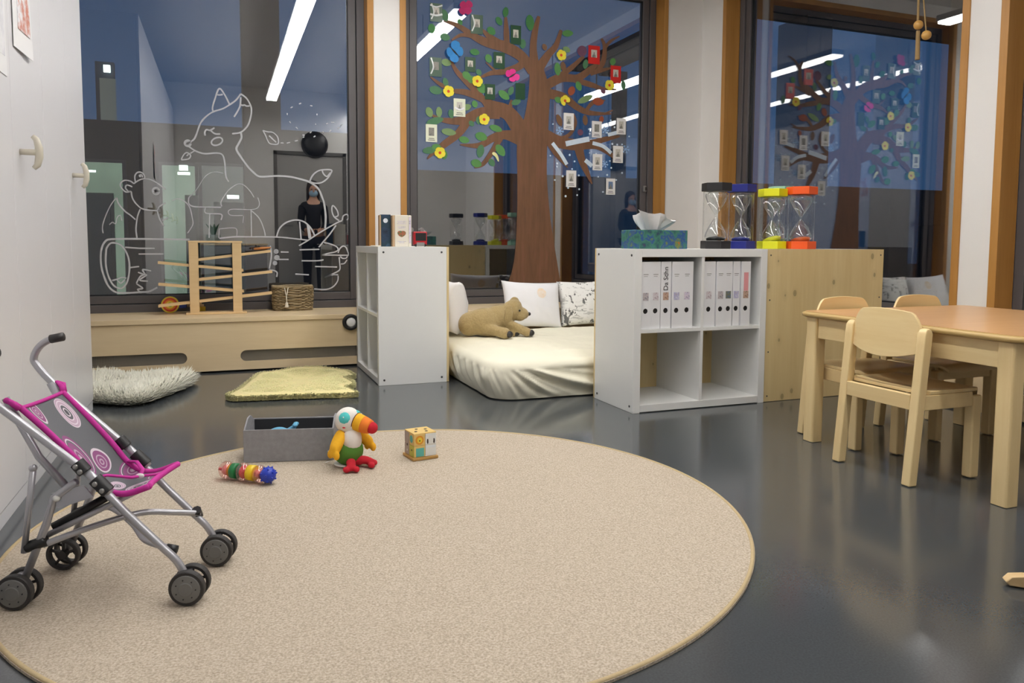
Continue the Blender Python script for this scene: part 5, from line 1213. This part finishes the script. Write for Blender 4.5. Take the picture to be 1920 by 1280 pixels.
log = [(1.3, [(950, 712), (700, 708), (440, 705), (200, 708), (140, 730), (105, 800), (97, 900), (110, 1000), (150, 1120), (200, 1190), (270, 1222), (390, 1222), (480, 1215), (560, 1210), (640, 1170)]),
       (1.15, [(150, 800), (180, 755), (220, 742), (290, 765), (340, 830), (370, 920), (370, 1030), (345, 1130), (290, 1180), (220, 1150), (170, 1060), (145, 940), (150, 800)]),
       [(330, 785), (470, 795), (615, 795)], [(460, 850), (700, 850)], [(380, 980), (465, 970)], [(205, 1105), (260, 1090), (300, 1075), (345, 1082)], [(255, 1100), (290, 1130), (330, 1095)],
       [(455, 1025), (520, 1045), (500, 1000), (580, 1012)], [(440, 1130), (480, 1062), (540, 1050), (470, 1100), (550, 1110)], [(440, 1135), (500, 1180), (450, 1190), (490, 1225)],
       c76([(160, 700), (300, 685), (450, 685), (620, 685), (760, 690), (900, 705), (1010, 718)]), c76([(925, 770), (1010, 720), (1100, 660), (1200, 600), (1300, 545), (1340, 530)]), c76([(1115, 785), (1160, 730), (1220, 660), (1280, 575)]),
       c76([(1310, 530), (1260, 490), (1240, 430), (1250, 385), (1290, 430), (1300, 480), (1270, 495)]), c76([(1340, 525), (1350, 485), (1385, 470), (1400, 500), (1385, 525)]),
       c76([(1165, 740), (1230, 755), (1285, 780), (1300, 810), (1270, 830), (1200, 845), (1145, 860)]), c76([(1145, 860), (1230, 860), (1320, 862), (1400, 862)]), c76([(1300, 840), (1315, 800), (1345, 775), (1375, 785), (1390, 820), (1400, 850), (1395, 865)]),
       c76([(1320, 872), (1340, 890), (1375, 890), (1390, 870)]), c76([(1310, 880), (1315, 940), (1315, 1000), (1260, 1035), (1170, 1075)]), c76([(1170, 1075), (1240, 1050), (1300, 1050)]), c76([(1300, 1060), (1295, 1110), (1250, 1165), (1180, 1190), (1070, 1185)]), c76([(1325, 945), (1360, 940), (1385, 905)]),
       c76([(930, 810), (1120, 805)]), c76([(950, 915), (1100, 915), (1160, 905)]), c76([(1080, 970), (1290, 975)]), c76([(890, 1042), (1020, 1050)]), c76([(750, 830), (825, 832)]), c76([(730, 902), (825, 902)]),
       c76([(650, 770), (660, 870), (640, 990)]), c76([(640, 1000), (690, 1010), (715, 1030), (710, 1070)]), (2.5, c76(ell(705, 825, 8, 8))), (2.8, c76(ell(712, 885, 10, 10))), (2.2, c76(ell(695, 937, 8, 8)))]
strokes('log_drawing', 'chalk outline drawing of a fallen log under the fox', Z6, log, 3.8)
mush = [[(690, 320), (690, 360), (720, 380), (800, 384), (905, 386)], (.6, [(690, 320), (740, 270), (800, 180), (860, 150), (920, 160)]), (.8, [(910, 380), (905, 350), (940, 290), (975, 255), (1020, 230), (1060, 240), (1100, 280), (1125, 320)]),
        (.7, [(1150, 320), (1160, 370), (1120, 400), (970, 400), (965, 437), (1050, 440)]), [(800, 390), (805, 425), (905, 432), (905, 470)], [(830, 430), (825, 590)], (.7, [(1055, 445), (1050, 490)]), [(1105, 400), (1108, 580)], [(1110, 410), (1160, 460), (1190, 530), (1200, 575)], (.7, [(890, 590), (892, 530)]), (.7, [(892, 530), (1000, 525), (1010, 575)])]
strokes('mushroom_drawing', 'faint chalk drawing of two mushrooms between the bear and fox', Z2, mush, 3.2)

# ------------------------------------------------------------------ painted tree on the second pane
def bark_mat():
    m, n, b = newmat('bark_paint'); f = noisen(n, coords(n, (30, 1, 3)), 1, 5, .65); g = noisen(n, coords(n), 6, 3)
    c = rampn(n, f, [(.30, srgb(92, 64, 48)), (.5, srgb(112, 78, 56)), (.7, srgb(128, 84, 68))]); c = mixc(n, mathn(n, 'MULTIPLY', g, .5), c, srgb(124, 88, 56))
    n.links.new(c, b.inputs['Base Color']); b.inputs['Roughness'].default_value = .7; return m
M['bark'] = bark_mat()
PX = .00365
tree = thing('tree_painting', 'brown tree painted across the middle window', 'painting', wp(1000, 530, 'y', YD))
T4 = lambda x, y: (930+x/4.265, 260+y/4.265)
lft = [Z3(1010, 370), Z3(1026, 430), Z3(1022, 560), Z3(1000, 700), Z3(966, 820), T4(165, 60), T4(170, 300), T4(168, 600), T4(155, 880), T4(130, 1050), T4(95, 1150)]
rgt = [Z3(1100, 385), Z3(1122, 450), Z3(1152, 560), Z3(1146, 700), Z3(1140, 850), T4(408, 90), T4(406, 300), T4(420, 500), T4(436, 650), T4(465, 850), T4(490, 1000), T4(515, 1152)]
m = MB(); NL = 24
def resamp(L):
    P = catmull([wp(u, v, 'y', YD) for u, v in L], 8); z0_, z1_ = P[0].z, P[-1].z; out = []
    for i in range(NL+1):
        z = z0_+(z1_-z0_)*i/NL; j = 0
        while j < len(P)-2 and P[j+1].z > z: j += 1
        f = (z-P[j].z)/((P[j+1].z-P[j].z) or 1); q = P[j].lerp(P[j+1], max(0, min(1, f))); out.append(Vector((q.x, YD-.001, z)))
    return out
La, Ra = resamp(lft), resamp(rgt)
m.prism(La+Ra[::-1], (0, -.0012, 0)); m.build('trunk', 'bark', tree)
BR = [[(1060, 430, 80), (1050, 300, 52), (1060, 200, 45), (1085, 100, 22)], [(1085, 420, 70), (1140, 340, 52), (1190, 280, 40), (1222, 185, 22)],
      [(1045, 440, 70), (980, 350, 75), (880, 290, 80), (760, 260, 58), (680, 220, 46), (590, 160, 32), (500, 125, 14)], [(890, 295, 50), (780, 225, 40), (738, 182, 12)], [(888, 310, 42), (885, 200, 40), (880, 105, 18)],
      [(700, 228, 30), (610, 215, 24), (548, 247, 10)], [(1010, 360, 60), (960, 410, 48), (870, 440, 42), (790, 450, 30), (715, 482, 10)], [(815, 435, 18), (758, 382, 7)],
      [(990, 830, 130), (900, 700, 104), (800, 660, 92), (740, 610, 48), (640, 570, 42), (555, 560, 25)], [(745, 615, 42), (640, 500, 46), (580, 440, 30), (540, 368, 16)], [(560, 560, 26), (480, 520, 26), (418, 473, 9)],
      [(840, 690, 92), (720, 700, 76), (620, 740, 60), (500, 740, 32), (408, 698, 9)], [(650, 735, 62), (590, 820, 52), (500, 890, 46), (420, 955, 20), (398, 978, 8)], [(900, 690, 40), (917, 615, 16)],
      [(990, 860, 110), (880, 830, 62), (800, 850, 52), (720, 895, 40), (600, 890, 8)], [(845, 850, 46), (800, 930, 36), (740, 1010, 28), (688, 1032, 8)],
      [(1120, 530, 70), (1220, 480, 62), (1320, 480, 50), (1400, 430, 46), (1462, 378, 10)], [(1180, 490, 40), (1280, 420, 36), (1362, 345, 22)], [(1400, 450, 40), (1480, 430, 26), (1532, 418, 8)], [(1300, 490, 40), (1400, 520, 40), (1480, 545, 22), (1562, 551, 8)],
      [(1440, 440, 30), (1480, 380, 40), (1490, 290, 32), (1470, 238, 18)], [(1490, 295, 26), (1530, 250, 20), (1582, 223, 7)], [(1140, 575, 70), (1240, 600, 60), (1320, 660, 46), (1400, 695, 36), (1530, 700, 9)], [(1375, 680, 24), (1420, 630, 30), (1492, 618, 8)], [(1490, 700, 16), (1540, 678, 8)],
      [(1120, 840, 110), (1200, 870, 84), (1300, 890, 80), (1400, 880, 42), (1500, 855, 36), (1582, 838, 10)], [(1320, 900, 62), (1440, 900, 42), (1540, 960, 30), (1582, 1002, 9)], [(1325, 890, 76), (1350, 990, 56), (1380, 1060, 40), (1412, 1132, 8)], [(1135, 850, 56), (1190, 940, 46), (1262, 1032, 9)], [(1190, 862, 30), (1270, 830, 26), (1310, 760, 24), (1300, 700, 8)]]
for k, L in enumerate(BR):
    P = [wp(*Z3(x, y), 'y', YD-.0024-.00002*k) for x, y, w_ in L]; ws = [w_ for *_, w_ in L]
    PP = catmull(P, 6); WW = [ws[i]+(ws[i+1]-ws[i])*j/6 for i in range(len(ws)-1) for j in range(6)]+[ws[-1]]
    MB().ribbon(PP, [x/3.283*PX for x in WW], NW, .0006).build('branch', 'bark', tree)
for k, c in enumerate(((62, 122, 66), (84, 138, 74), (74, 120, 84), (118, 146, 96), (116, 84, 58), (110, 70, 92), (150, 74, 44))): M['leaf%d' % k] = plain('leaf_paint_%d' % k, c, .7, var=.15, vs=40)
LV = [(425, 175, 60, 45, 80, 0), (505, 95, 80, 45, 70, 2), (600, 135, 40, 28, 60, 0), (508, 228, 62, 46, 20, 2), (840, 130, 60, 36, 60, 0), (880, 75, 64, 36, 95, 0), (792, 190, 62, 44, 45, 0), (1030, 140, 100, 52, 85, 0), (985, 270, 60, 40, 90, 2), (690, 320, 60, 40, 15, 0), (775, 360, 56, 42, 70, 1), (515, 385, 62, 44, 20, 3),
      (640, 465, 64, 46, 50, 1), (672, 490, 56, 46, 20, 1), (715, 445, 44, 32, 60, 2), (450, 555, 82, 52, 15, 2), (510, 505, 56, 34, 75, 2), (730, 540, 76, 52, 60, 1), (870, 585, 82, 46, 40, 1), (912, 560, 58, 34, 110, 2), (945, 628, 60, 38, -20, 2), (690, 640, 46, 36, 70, 1), (640, 660, 60, 40, -20, 3), (545, 700, 58, 36, 80, 2),
      (410, 690, 66, 44, 70, 3), (470, 690, 66, 38, 85, 3), (445, 745, 110, 46, -15, 2), (530, 812, 92, 44, 10, 3), (625, 860, 66, 42, 15, 1), (410, 925, 82, 44, -5, 2), (500, 950, 60, 44, 80, 1), (455, 905, 60, 40, 10, 1), (730, 840, 76, 54, 20, 1), (820, 790, 82, 40, 20, 1), (715, 740, 50, 36, 90, 2), (725, 930, 82, 46, 100, 2), (848, 925, 84, 50, 55, 1), (700, 1005, 68, 50, 20, 1), (795, 1000, 52, 36, 60, 2), (670, 760, 40, 30, 50, 2),
      (1262, 205, 68, 42, 0, 1), (1255, 305, 50, 36, 30, 3), (1200, 425, 82, 40, 85, 1), (1372, 395, 60, 34, 100, 2), (1540, 380, 46, 36, 100, 1), (1330, 530, 62, 36, 70, 1), (1605, 525, 60, 28, 85, 2), (1370, 610, 100, 40, -25, 3), (1205, 615, 50, 36, 30, 1), (1480, 560, 40, 28, 60, 5), (1350, 315, 70, 60, 90, 5), (1235, 410, 64, 34, 80, 4), (1210, 740, 78, 34, 70, 4), (1370, 740, 66, 32, 85, 4), (1340, 815, 40, 36, 90, 5), (1470, 735, 44, 28, 95, 6), (1450, 625, 70, 50, 10, 6), (1285, 560, 60, 44, 110, 6), (1120, 290, 44, 30, 70, 4)]
for k, (x, y, ln_, wd_, ang, mt) in enumerate(LV):
    a = math.radians(ang); pts = []
    for i in range(14):
        f = i/14*2*PI; lx_ = math.cos(f)*ln_/2; ly_ = math.sin(f)*wd_/2*(1-.25*math.cos(f)**2*(1 if math.cos(f) > 0 else .3))
        pts.append(wp(*Z3(x+lx_*math.cos(a)-ly_*math.sin(a), y+lx_*math.sin(a)+ly_*math.cos(a)), 'y', YD-.0033-.00001*k))
    MB().prism(pts, (0, -.0005, 0)).build('leaf', 'leaf%d' % mt, tree)
M['snow'] = plain('snow_paint', (208, 222, 236), .8, var=.1, vs=50); M['flake'] = plain('snowflake_paint', (150, 182, 220), .8)
for L, w_ in (([(1250, 885), (1320, 870), (1395, 855)], 36), ([(1415, 880), (1480, 900), (1530, 942)], 26), ([(1168, 880), (1220, 950), (1257, 1012)], 26), ([(1370, 985), (1412, 1022)], 30), ([(1510, 830), (1590, 810)], 26)):
    P = catmull([wp(*Z3(x, y), 'y', YD-.0042) for x, y in L], 5); MB().ribbon(P, w_/3.283*PX, NW, .0006).build('snow_patch', 'snow', tree)
DT_ = [(215, 305), (610, 362), (615, 410), (845, 265), (885, 340), (805, 398), (1045, 440), (862, 522), (915, 530), (968, 528), (615, 620), (397, 642), (450, 712), (185, 650), (260, 735), (258, 770), (423, 795), (320, 873), (496, 865), (235, 915), (708, 880), (805, 860), (850, 783), (835, 708), (968, 838), (500, 1015), (478, 1080), (352, 1092), (380, 1000), (760, 1045), (905, 915), (685, 632)]
for k, (x, y) in enumerate(DT_):
    c = wp(*Z4(x, y), 'y', YD-.001); r = .0062+.003*((k*37) % 10)/10; MB().prism([(c.x+r*math.cos(2*PI*i/10), c.y, c.z+r*math.sin(2*PI*i/10)) for i in range(10)], (0, -.0006, 0)).build('snow_dot', 'snow', tree)
for x, y, r in ((290, 380, 44), (785, 370, 42), (1005, 580, 46), (778, 742, 40)):
    m = MB()
    for k in range(3):
        a = PI*k/3+.2; d1, d2 = (r*math.cos(a), r*math.sin(a)), None
        m.ribbon([wp(*Z4(x-d1[0], y-d1[1]), 'y', YD-.0006-.0002*k), wp(*Z4(x+d1[0], y+d1[1]), 'y', YD-.0006-.0002*k)], .006, NW, .0004)
        for s in (-1, 1):
            for e in (-.5, .5): ex, ey = x+s*d1[0]*.6, y+s*d1[1]*.6; m.ribbon([wp(*Z4(ex, ey), 'y', YD-.0012), wp(*Z4(ex+s*r*.35*math.cos(a+e*1.6), ey+s*r*.35*math.sin(a+e*1.6)), 'y', YD-.0012)], .005, NW, .0003)
    m.build('snowflake', 'flake', tree)

# photo cards stuck on the painted tree
M['cardgreen'] = plain('green_card', (36, 74, 48), .35); M['cardwhite'] = plain('white_card', (232, 230, 228), .4); M['cardred'] = plain('red_card', (206, 40, 36), .4); M['cardcream'] = plain('cream_card_paper', (222, 226, 204), .4)
M['photo'] = blotchy('small_photo', [(178, 176, 164), (200, 196, 186), (164, 164, 152)], 30); M['photod'] = blotchy('small_photo_dark', [(96, 96, 94), (140, 138, 130), (84, 84, 86)], 30); M['photob'] = blotchy('small_photo_blue', [(110, 130, 120), (100, 126, 168), (150, 160, 150)], 30); M['glarewhite'] = plain('glare_strip_white', (216, 222, 222), .15)
CARDS = [(415, 25, 490, 130, 'g', 'green-framed photo card with painted glare at the top left of the tree', 2), (665, 95, 740, 205, 'g', 'green-framed photo card right of the top magenta flower', 1), (910, 160, 975, 270, 'g', 'green photo card between the two uppermost branches', 0), (412, 357, 487, 468, 'g', 'green-framed photo card below the blue butterfly at the left edge', 1), (630, 355, 695, 440, 'g', 'green photo card right below the blue butterfly', 0), (805, 325, 875, 420, 'g', 'green photo card above the pink butterfly', 0), (752, 520, 815, 610, 'g', 'green photo card left of the pink butterfly', 0), (940, 515, 1000, 610, 'p', 'empty dark green card left of the trunk', 0),
         (560, 610, 632, 715, 'c', 'cream photo card with a curled top below the left yellow flower', 3), (388, 767, 458, 872, 'c', 'cream photo card with a dark picture at the far left', 0), (1236, 698, 1300, 797, 'w', 'white photo card just right of the trunk, top of the winter cards', 0), (1410, 748, 1472, 845, 'w', 'white photo card above the snowy branch in the middle', 0), (1562, 730, 1620, 825, 'w', 'white photo card at the far right, uppermost of that column', 0), (1540, 900, 1603, 1000, 'w', 'white photo card below the snowy branch tip at the right', 0), (1415, 950, 1475, 1047, 'w', 'white photo card under the snowy branch beside a snowflake', 0), (1252, 1050, 1315, 1150, 'w', 'white photo card among snow dots close to the trunk', 0), (1497, 1100, 1555, 1197, 'w', 'white photo card with a blue picture, lowest of the cards', 0),
         (1388, 285, 1460, 390, 'r', 'red photo card at the upper right of the tree', 0), (1525, 408, 1590, 508, 'r', 'red photo card lower right near a yellow flower', 0)]
for k, (x0, y0, x1, y1, kd, lb, fx) in enumerate(CARDS):
    yc_ = YD-.0052; a, c = wp(*Z3(x0, y1), 'y', yc_), wp(*Z3(x1, y0), 'y', yc_); w_, h_ = c.x-a.x, c.z-a.z; xm, zm = (a.x+c.x)/2, (a.z+c.z)/2
    t = thing('photo_card', lb, 'card', (xm, yc_, zm), 0, 'photo cards on the painted tree')
    MB().box(a.x, c.x, yc_-.001, yc_, a.z, c.z).build('card', {'g': 'cardgreen', 'p': 'cardgreen', 'c': 'cardcream', 'w': 'cardwhite', 'r': 'cardred'}[kd], t)
    if kd != 'p':
        pw_, ph_, pz = (.5, .42, .06) if kd in 'gr' else (.48, .46, .08)
        mt = 'photob' if k == 16 else ('photod' if k in (9, 11, 3) else 'photo')
        MB().box(xm-w_*pw_/2, xm+w_*pw_/2, yc_-.0016, yc_-.001, zm+h_*(pz-ph_/2), zm+h_*(pz+ph_/2)).build('photo', mt, t)
        fy = zm+h_*(pz-ph_/2)
        sil = [(-.15, 0), (.15, 0), (.13, .14), (.05, .18), (.055, .25), (.03, .30), (-.03, .30), (-.055, .25), (-.05, .18), (-.13, .14)]
        MB().prism([(xm+w_*a_, yc_-.0016, fy+h_*b_) for a_, b_ in sil], (0, -.0004, 0)).build('figure', 'photod', t)
    if kd in 'cw':
        for j, ww in ((0, .5), (1, .62)): MB().box(xm-w_*ww/2, xm+w_*ww/2, yc_-.0014, yc_-.001, zm-h_*(.30+.09*j)-.002, zm-h_*(.30+.09*j)+.002).build('text_line', 'dark', t)
    if fx in (1, 2):  # pale strips laid on the card as painted glare
        MB().ribbon(catmull([(a.x+w_*.12, yc_-.0022, c.z-h_*.04), (a.x+w_*.30, yc_-.0032, zm), (a.x+w_*.10, yc_-.0022, a.z+h_*.12)], 5), w_*.10, NW, .0006).build('glare_strip', 'glarewhite', t)
    if fx == 2: MB().ribbon(catmull([(a.x, yc_-.0022, zm-h_*.12), (xm, yc_-.003, zm-h_*.16), (c.x, yc_-.0022, zm-h_*.06)], 5), h_*.10, NW, .0006).ribbon(catmull([(a.x, yc_-.0022, zm+h_*.38), (xm, yc_-.003, zm+h_*.30), (c.x, yc_-.0022, zm+h_*.42)], 5), h_*.08, NW, .0006).build('glare_strip', 'glarewhite', t)
    if fx == 3: MB().ribbon(catmull([(a.x+w_*.1, yc_-.002, zm), (xm, yc_-.004, zm-h_*.12), (c.x-w_*.1, yc_-.002, zm)], 5), h_*.10, NW, .0006).build('curl', 'paper', t)
# paper flowers and butterflies
for nm, c in (('fl_yellow', (232, 216, 60)), ('fl_centre', (206, 70, 40)), ('fl_magenta', (186, 36, 100)), ('fl_pink', (228, 56, 146)), ('fl_blue', (48, 130, 196))): M[nm] = plain('paper_'+nm[3:], c, .7, var=.12, vs=60)
def petal(t, c, ang, ln_, wd_, mt, y, nm='petal', tilt=.0):
    pts = []
    for i in range(12):
        f = 2*PI*i/12; lx_ = ln_*(.5+.5*math.cos(f)); ly_ = wd_/2*math.sin(f)*(1+.35*math.cos(f))
        pts.append((c.x+lx_*math.cos(ang)-ly_*math.sin(ang), y-lx_*tilt, c.z+lx_*math.sin(ang)+ly_*math.cos(ang)))
    MB().prism(pts, (0, -.0008, 0)).build(nm, mt, t)
FL = [(1222, 340, 'right of the trunk below the top branches'), (705, 500, 'left of the magenta butterfly'), (528, 562, 'on the left branch above a cream card'), (747, 735, 'under the big left branch'), (475, 940, 'at the lower left branch tip'), (1245, 620, 'right of the trunk above the winter cards'), (1518, 525, 'below the lower red card')]
for k, (x, y, wh) in enumerate(FL):
    c = wp(*Z3(x, y), 'y', YD-.009); t = thing('paper_flower', f'yellow paper flower {wh}', 'paper flower', c, 0, 'yellow paper flowers on the tree')
    for j in range(5):
        if k == 5 and j == 1: continue
        petal(t, c, 2*PI*j/5+.6+k*.7, .042, .040, 'fl_yellow', c.y-.0002*j, tilt=.15)
    MB().prism([(c.x+.011*math.cos(2*PI*i/10), c.y-.002, c.z+.011*math.sin(2*PI*i/10)) for i in range(10)], (0, -.001, 0)).build('flower_centre', 'fl_centre', t)
c = wp(*Z3(820, 965), 'y', YD-.009); t = thing('paper_petal', 'pale yellow paper piece near the lowest left leaves', 'paper petal', c); M['pale'] = plain('pale_paper', (228, 224, 160), .7)
MB().ribbon(catmull([c+Vector((-.028, 0, .028)), c+Vector((.0, -.004, .010)), c+Vector((.022, 0, -.034))], 5), [.012, .018, .024, .026, .026, .024, .022, .020, .016, .012, .006], NW, .001).build('strip', 'pale', t)
for x, y, s, mt, a0, lb, nm in ((632, 50, .062, 'fl_magenta', .9, 'magenta paper flower at the top of the tree', 'paper_flower'), (920, 465, .058, 'fl_pink', .6, 'bright pink paper butterfly left of the trunk', 'paper_butterfly'), (565, 320, .078, 'fl_blue', -.75, 'blue paper butterfly at the left of the tree', 'paper_butterfly')):
    c = wp(*Z3(x, y), 'y', YD-.010); t = thing(nm, lb, 'paper flower' if 'flower' in nm else 'butterfly', c)
    for j, da in enumerate((.65, -.65, PI+.65, PI-.65)):
        ang = a0+PI/2+da if mt != 'fl_magenta' else a0+PI/2*j-.1
        petal(t, c, ang, s*(1 if j % 2 == 0 else .82), s*.85, mt, c.y-.0003*j, 'wing' if 'butter' in nm else 'petal', .2)
    d_ = Vector((math.cos(a0), 0, math.sin(a0)))
    if 'butter' in nm: MB().tube([c-d_*s*.55+Vector((0, -.004, 0)), c+Vector((0, -.005, 0)), c+d_*s*.55+Vector((0, -.004, 0))], [.003, .0065, .003], 8).build('body', 'dark', t, smooth=True)

# ------------------------------------------------------------------ behind the camera (seen mirrored in the panes)
mir = lambda u, v, y: (lambda q: Vector((q.x, y, q.z)))(wp(u, v, 'y', 2*YG-y))
c = mir(590, 271, YR+.01)
t = thing('wall_clock', 'black round disc above the door, mirrored in the fox window', 'clock', c)
MB().lathe([(0, -.045), (.10, -.042), (.17, -.03), (.185, -.012), (.185, .009)], c, 36, (0, -1, 0)).build('disc', 'black', t, smooth=True)
MB().lathe([(.185, -.022), (.192, -.02), (.192, .009), (.185, .009)], c, 36, (0, -1, 0)).build('rim', 'dark', t, smooth=True)
t = thing('sideboard', 'low grey sideboard at the rear wall, mirrored in the fox window', 'cabinet', (.1, YR+.18, 0))
M['sideb'] = plain('sideboard_grey', (150, 150, 152), .5)
MB().box(-.35, .6, YR+.003, YR+.36, .05, .74).build('body', 'sideb', t, bevel=.003); MB().box(-.36, .61, YR+.003, YR+.38, .74, .765).build('top_board', 'ply', t, bevel=.003)
for x0, x1 in ((-.345, .122), (.128, .595)):
    dd = MB().box(x0, x1, YR+.361, YR+.379, .06, .73).build('door', 'sideb', t, bevel=.002); MB().box((x0+x1)/2-.05, (x0+x1)/2+.05, YR+.379, YR+.39, .66, .672).build('handle', 'alu', dd)
MB().box(-.33, .58, YR+.02, YR+.33, 0, .05).build('plinth', 'dark', t)
pc = Vector((mir(400, 440, -.5).x, -.53, .766)); t = thing('potted_plant', 'green potted plant on the sideboard, mirrored above the ball track', 'plant', pc)
M['pot'] = plain('grey_pot', (150, 160, 156), .4); M['plantleaf'] = plain('plant_leaf', (52, 88, 44), .5, var=.2, vs=30)
MB().lathe([(.055, 0), (.085, .02), (.10, .07), (.095, .12), (.085, .12), (.08, .10), (0, .10)], pc, 24).build('pot', 'pot', t, smooth=True)
R_ = random.Random(5)
for k in range(9):
    a = 2*PI*k/9; L = .13+.05*R_.random(); P = [pc+Vector((math.cos(a)*.02, math.sin(a)*.02, .10)), pc+Vector((math.cos(a)*.05, math.sin(a)*.05, .10+L*.6)), pc+Vector((math.cos(a)*.10, math.sin(a)*.10, .10+L))]
    MB().ribbon(catmull(P, 5), [.012, .022, .034, .042, .046, .046, .042, .034, .024, .014, .004], (math.cos(a), math.sin(a), .6), .0015).build('leaf', 'plantleaf', t, smooth=True)

# person standing by the door
def skin_mesh(name, pts, edges, mat, parent, sub=2):
    me = bpy.data.meshes.new(name); me.from_pydata([p[:3] for p in pts], edges, []); o = bpy.data.objects.new(name, me); C.objects.link(o); o.parent = parent
    me.materials.append(M[mat]); s = o.modifiers.new('skin', 'SKIN'); s.use_smooth_shade = True
    sv = me.skin_vertices[0].data
    for i, p in enumerate(pts):
        r = p[3]; sv[i].radius = r if isinstance(r, tuple) else (r, r); sv[i].use_root = (i == 0)
    u = o.modifiers.new('sub', 'SUBSURF'); u.levels = sub; u.render_levels = sub; return o
M['skin'] = plain('skin_tone', (196, 150, 124), .6); M['jacket'] = plain('black_jumper', (30, 30, 34), .9); M['trousers'] = plain('dark_trousers', (38, 40, 48), .9); M['hair'] = plain('dark_hair', (40, 30, 26), .6, bump=.5, bs=150); M['mask'] = plain('blue_face_mask', (150, 182, 206), .9); M['shoe'] = plain('dark_shoe', (34, 32, 32), .5)
pp = mir(588, 440, -.30)
t = thing('person', 'person in dark clothes with a face mask by the door, mirrored in the fox window', 'person', (pp.x, -.30, 0), PI/2)
HH = 1.63/1.75
def S3(L): return [tuple([p[0]*HH, p[1]*HH, p[2]*HH]+[tuple(r*HH for r in p[3]) if isinstance(p[3], tuple) else p[3]*HH]) for p in L]
body = [(0, 0, .96, (.13, .10)), (0, 0, 1.12, (.125, .095)), (0, 0, 1.32, (.15, .10)), (0, 0, 1.43, (.09, .075)), (0.005, 0, 1.52, .052), (.015, 0, 1.60, (.07, .085)), (.015, 0, 1.69, (.072, .088)), (.01, 0, 1.745, (.045, .055))]
eds = [(i, i+1) for i in range(7)]
for s in (-1, 1):
    k = len(body); body += [(0, s*.16, 1.40, .052), (-.01, s*.185, 1.13, .042), (.17, s*.12, 1.02, .034), (.235, s*.07, 1.04, .026), (.265, s*.06, 1.045, (.026, .016))]; eds += [(3, k), (k, k+1), (k+1, k+2), (k+2, k+3), (k+3, k+4)]
    for j, (dy, l) in enumerate(((-.024, .058), (-.008, .07), (.008, .068), (.023, .054))):
        q = len(body); body += [(.295, s*.06+dy, 1.02, .0095), (.295+l*.6, s*.055+dy, 1.012, .009), (.295+l*.75, s*.05+dy, .985, .008)]; eds += [(k+4, q), (q, q+1), (q+1, q+2)]
    q = len(body); body += [(.262, s*.022, 1.032, .0105), (.292, s*.008, 1.045, .009)]; eds += [(k+3, q), (q, q+1)]
    k = len(body); body += [(0, s*.095, .90, .088), (.01, s*.10, .50, .058), (-.01, s*.10, .10, .04), (.06, s*.105, .045, .04), (.15, s*.11, .035, .03)]; eds += [(0, k), (k, k+1), (k+1, k+2), (k+2, k+3), (k+3, k+4)]
skin_mesh('body', S3(body), eds, 'skin', t)
jk = [(0, 0, .92, (.155, .125)), (0, 0, 1.12, (.15, .115)), (0, 0, 1.32, (.17, .118)), (0, 0, 1.44, (.11, .09)), (0, 0, 1.485, (.07, .066))]; je = [(i, i+1) for i in range(4)]
for s in (-1, 1): k = len(jk); jk += [(0, s*.16, 1.40, .066), (-.01, s*.188, 1.13, .056), (.16, s*.122, 1.02, .046)]; je += [(3, k), (k, k+1), (k+1, k+2)]
skin_mesh('jumper', S3(jk), je, 'jacket', t)
tr = [(0, 0, .94, (.145, .115))]; te = []
for s in (-1, 1): k = len(tr); tr += [(0, s*.098, .86, .10), (.01, s*.10, .50, .072), (-.005, s*.10, .10, .056)]; te += [(0, k), (k, k+1), (k+1, k+2)]
skin_mesh('trousers', S3(tr), te, 'trousers', t)
for s in (-1, 1):
    m = MB().ball((.05*HH, s*.105*HH, .035), (.13, .048, .035), 16, 10); 
    for p in m.v: p.z = max(.001, p.z)
    m.build('shoe', 'shoe', t, local=True, smooth=True)
h = MB().ball((-.012*HH, 0, 1.70*HH), (.088, .088, .085), 18, 12)
for i in range(8): f = i/7; h.ball((-.055*HH, 0, (1.66-.32*f)*HH), (.055, .085-.01*f, .05), 14, 8)
for s in (-1, 1):
    for i in range(7): f = i/6; h.ball((.0+.01*f, s*.078*HH, (1.66-.26*f)*HH), (.032, .024, .04), 10, 7)
remesh(h.build('hair', 'hair', t, local=True), .012, 5)
MB().ball((.070*HH, 0, 1.585*HH), (.036, .062, .050), 16, 10).build('face_mask', 'mask', t, local=True, smooth=True)
for s in (-1, 1):
    MB().ball((.088*HH, s*.030*HH, 1.648*HH), (.007, .012, .007), 10, 7).build('eye', 'dark', t, local=True, smooth=True)
    MB().ball((.01*HH, s*.086*HH, 1.63*HH), (.016, .008, .027), 10, 7).build('ear', 'skin', t, local=True, smooth=True)
MB().ball((.098*HH, 0, 1.615*HH), (.014, .013, .02), 10, 7).build('nose', 'skin', t, local=True, smooth=True)
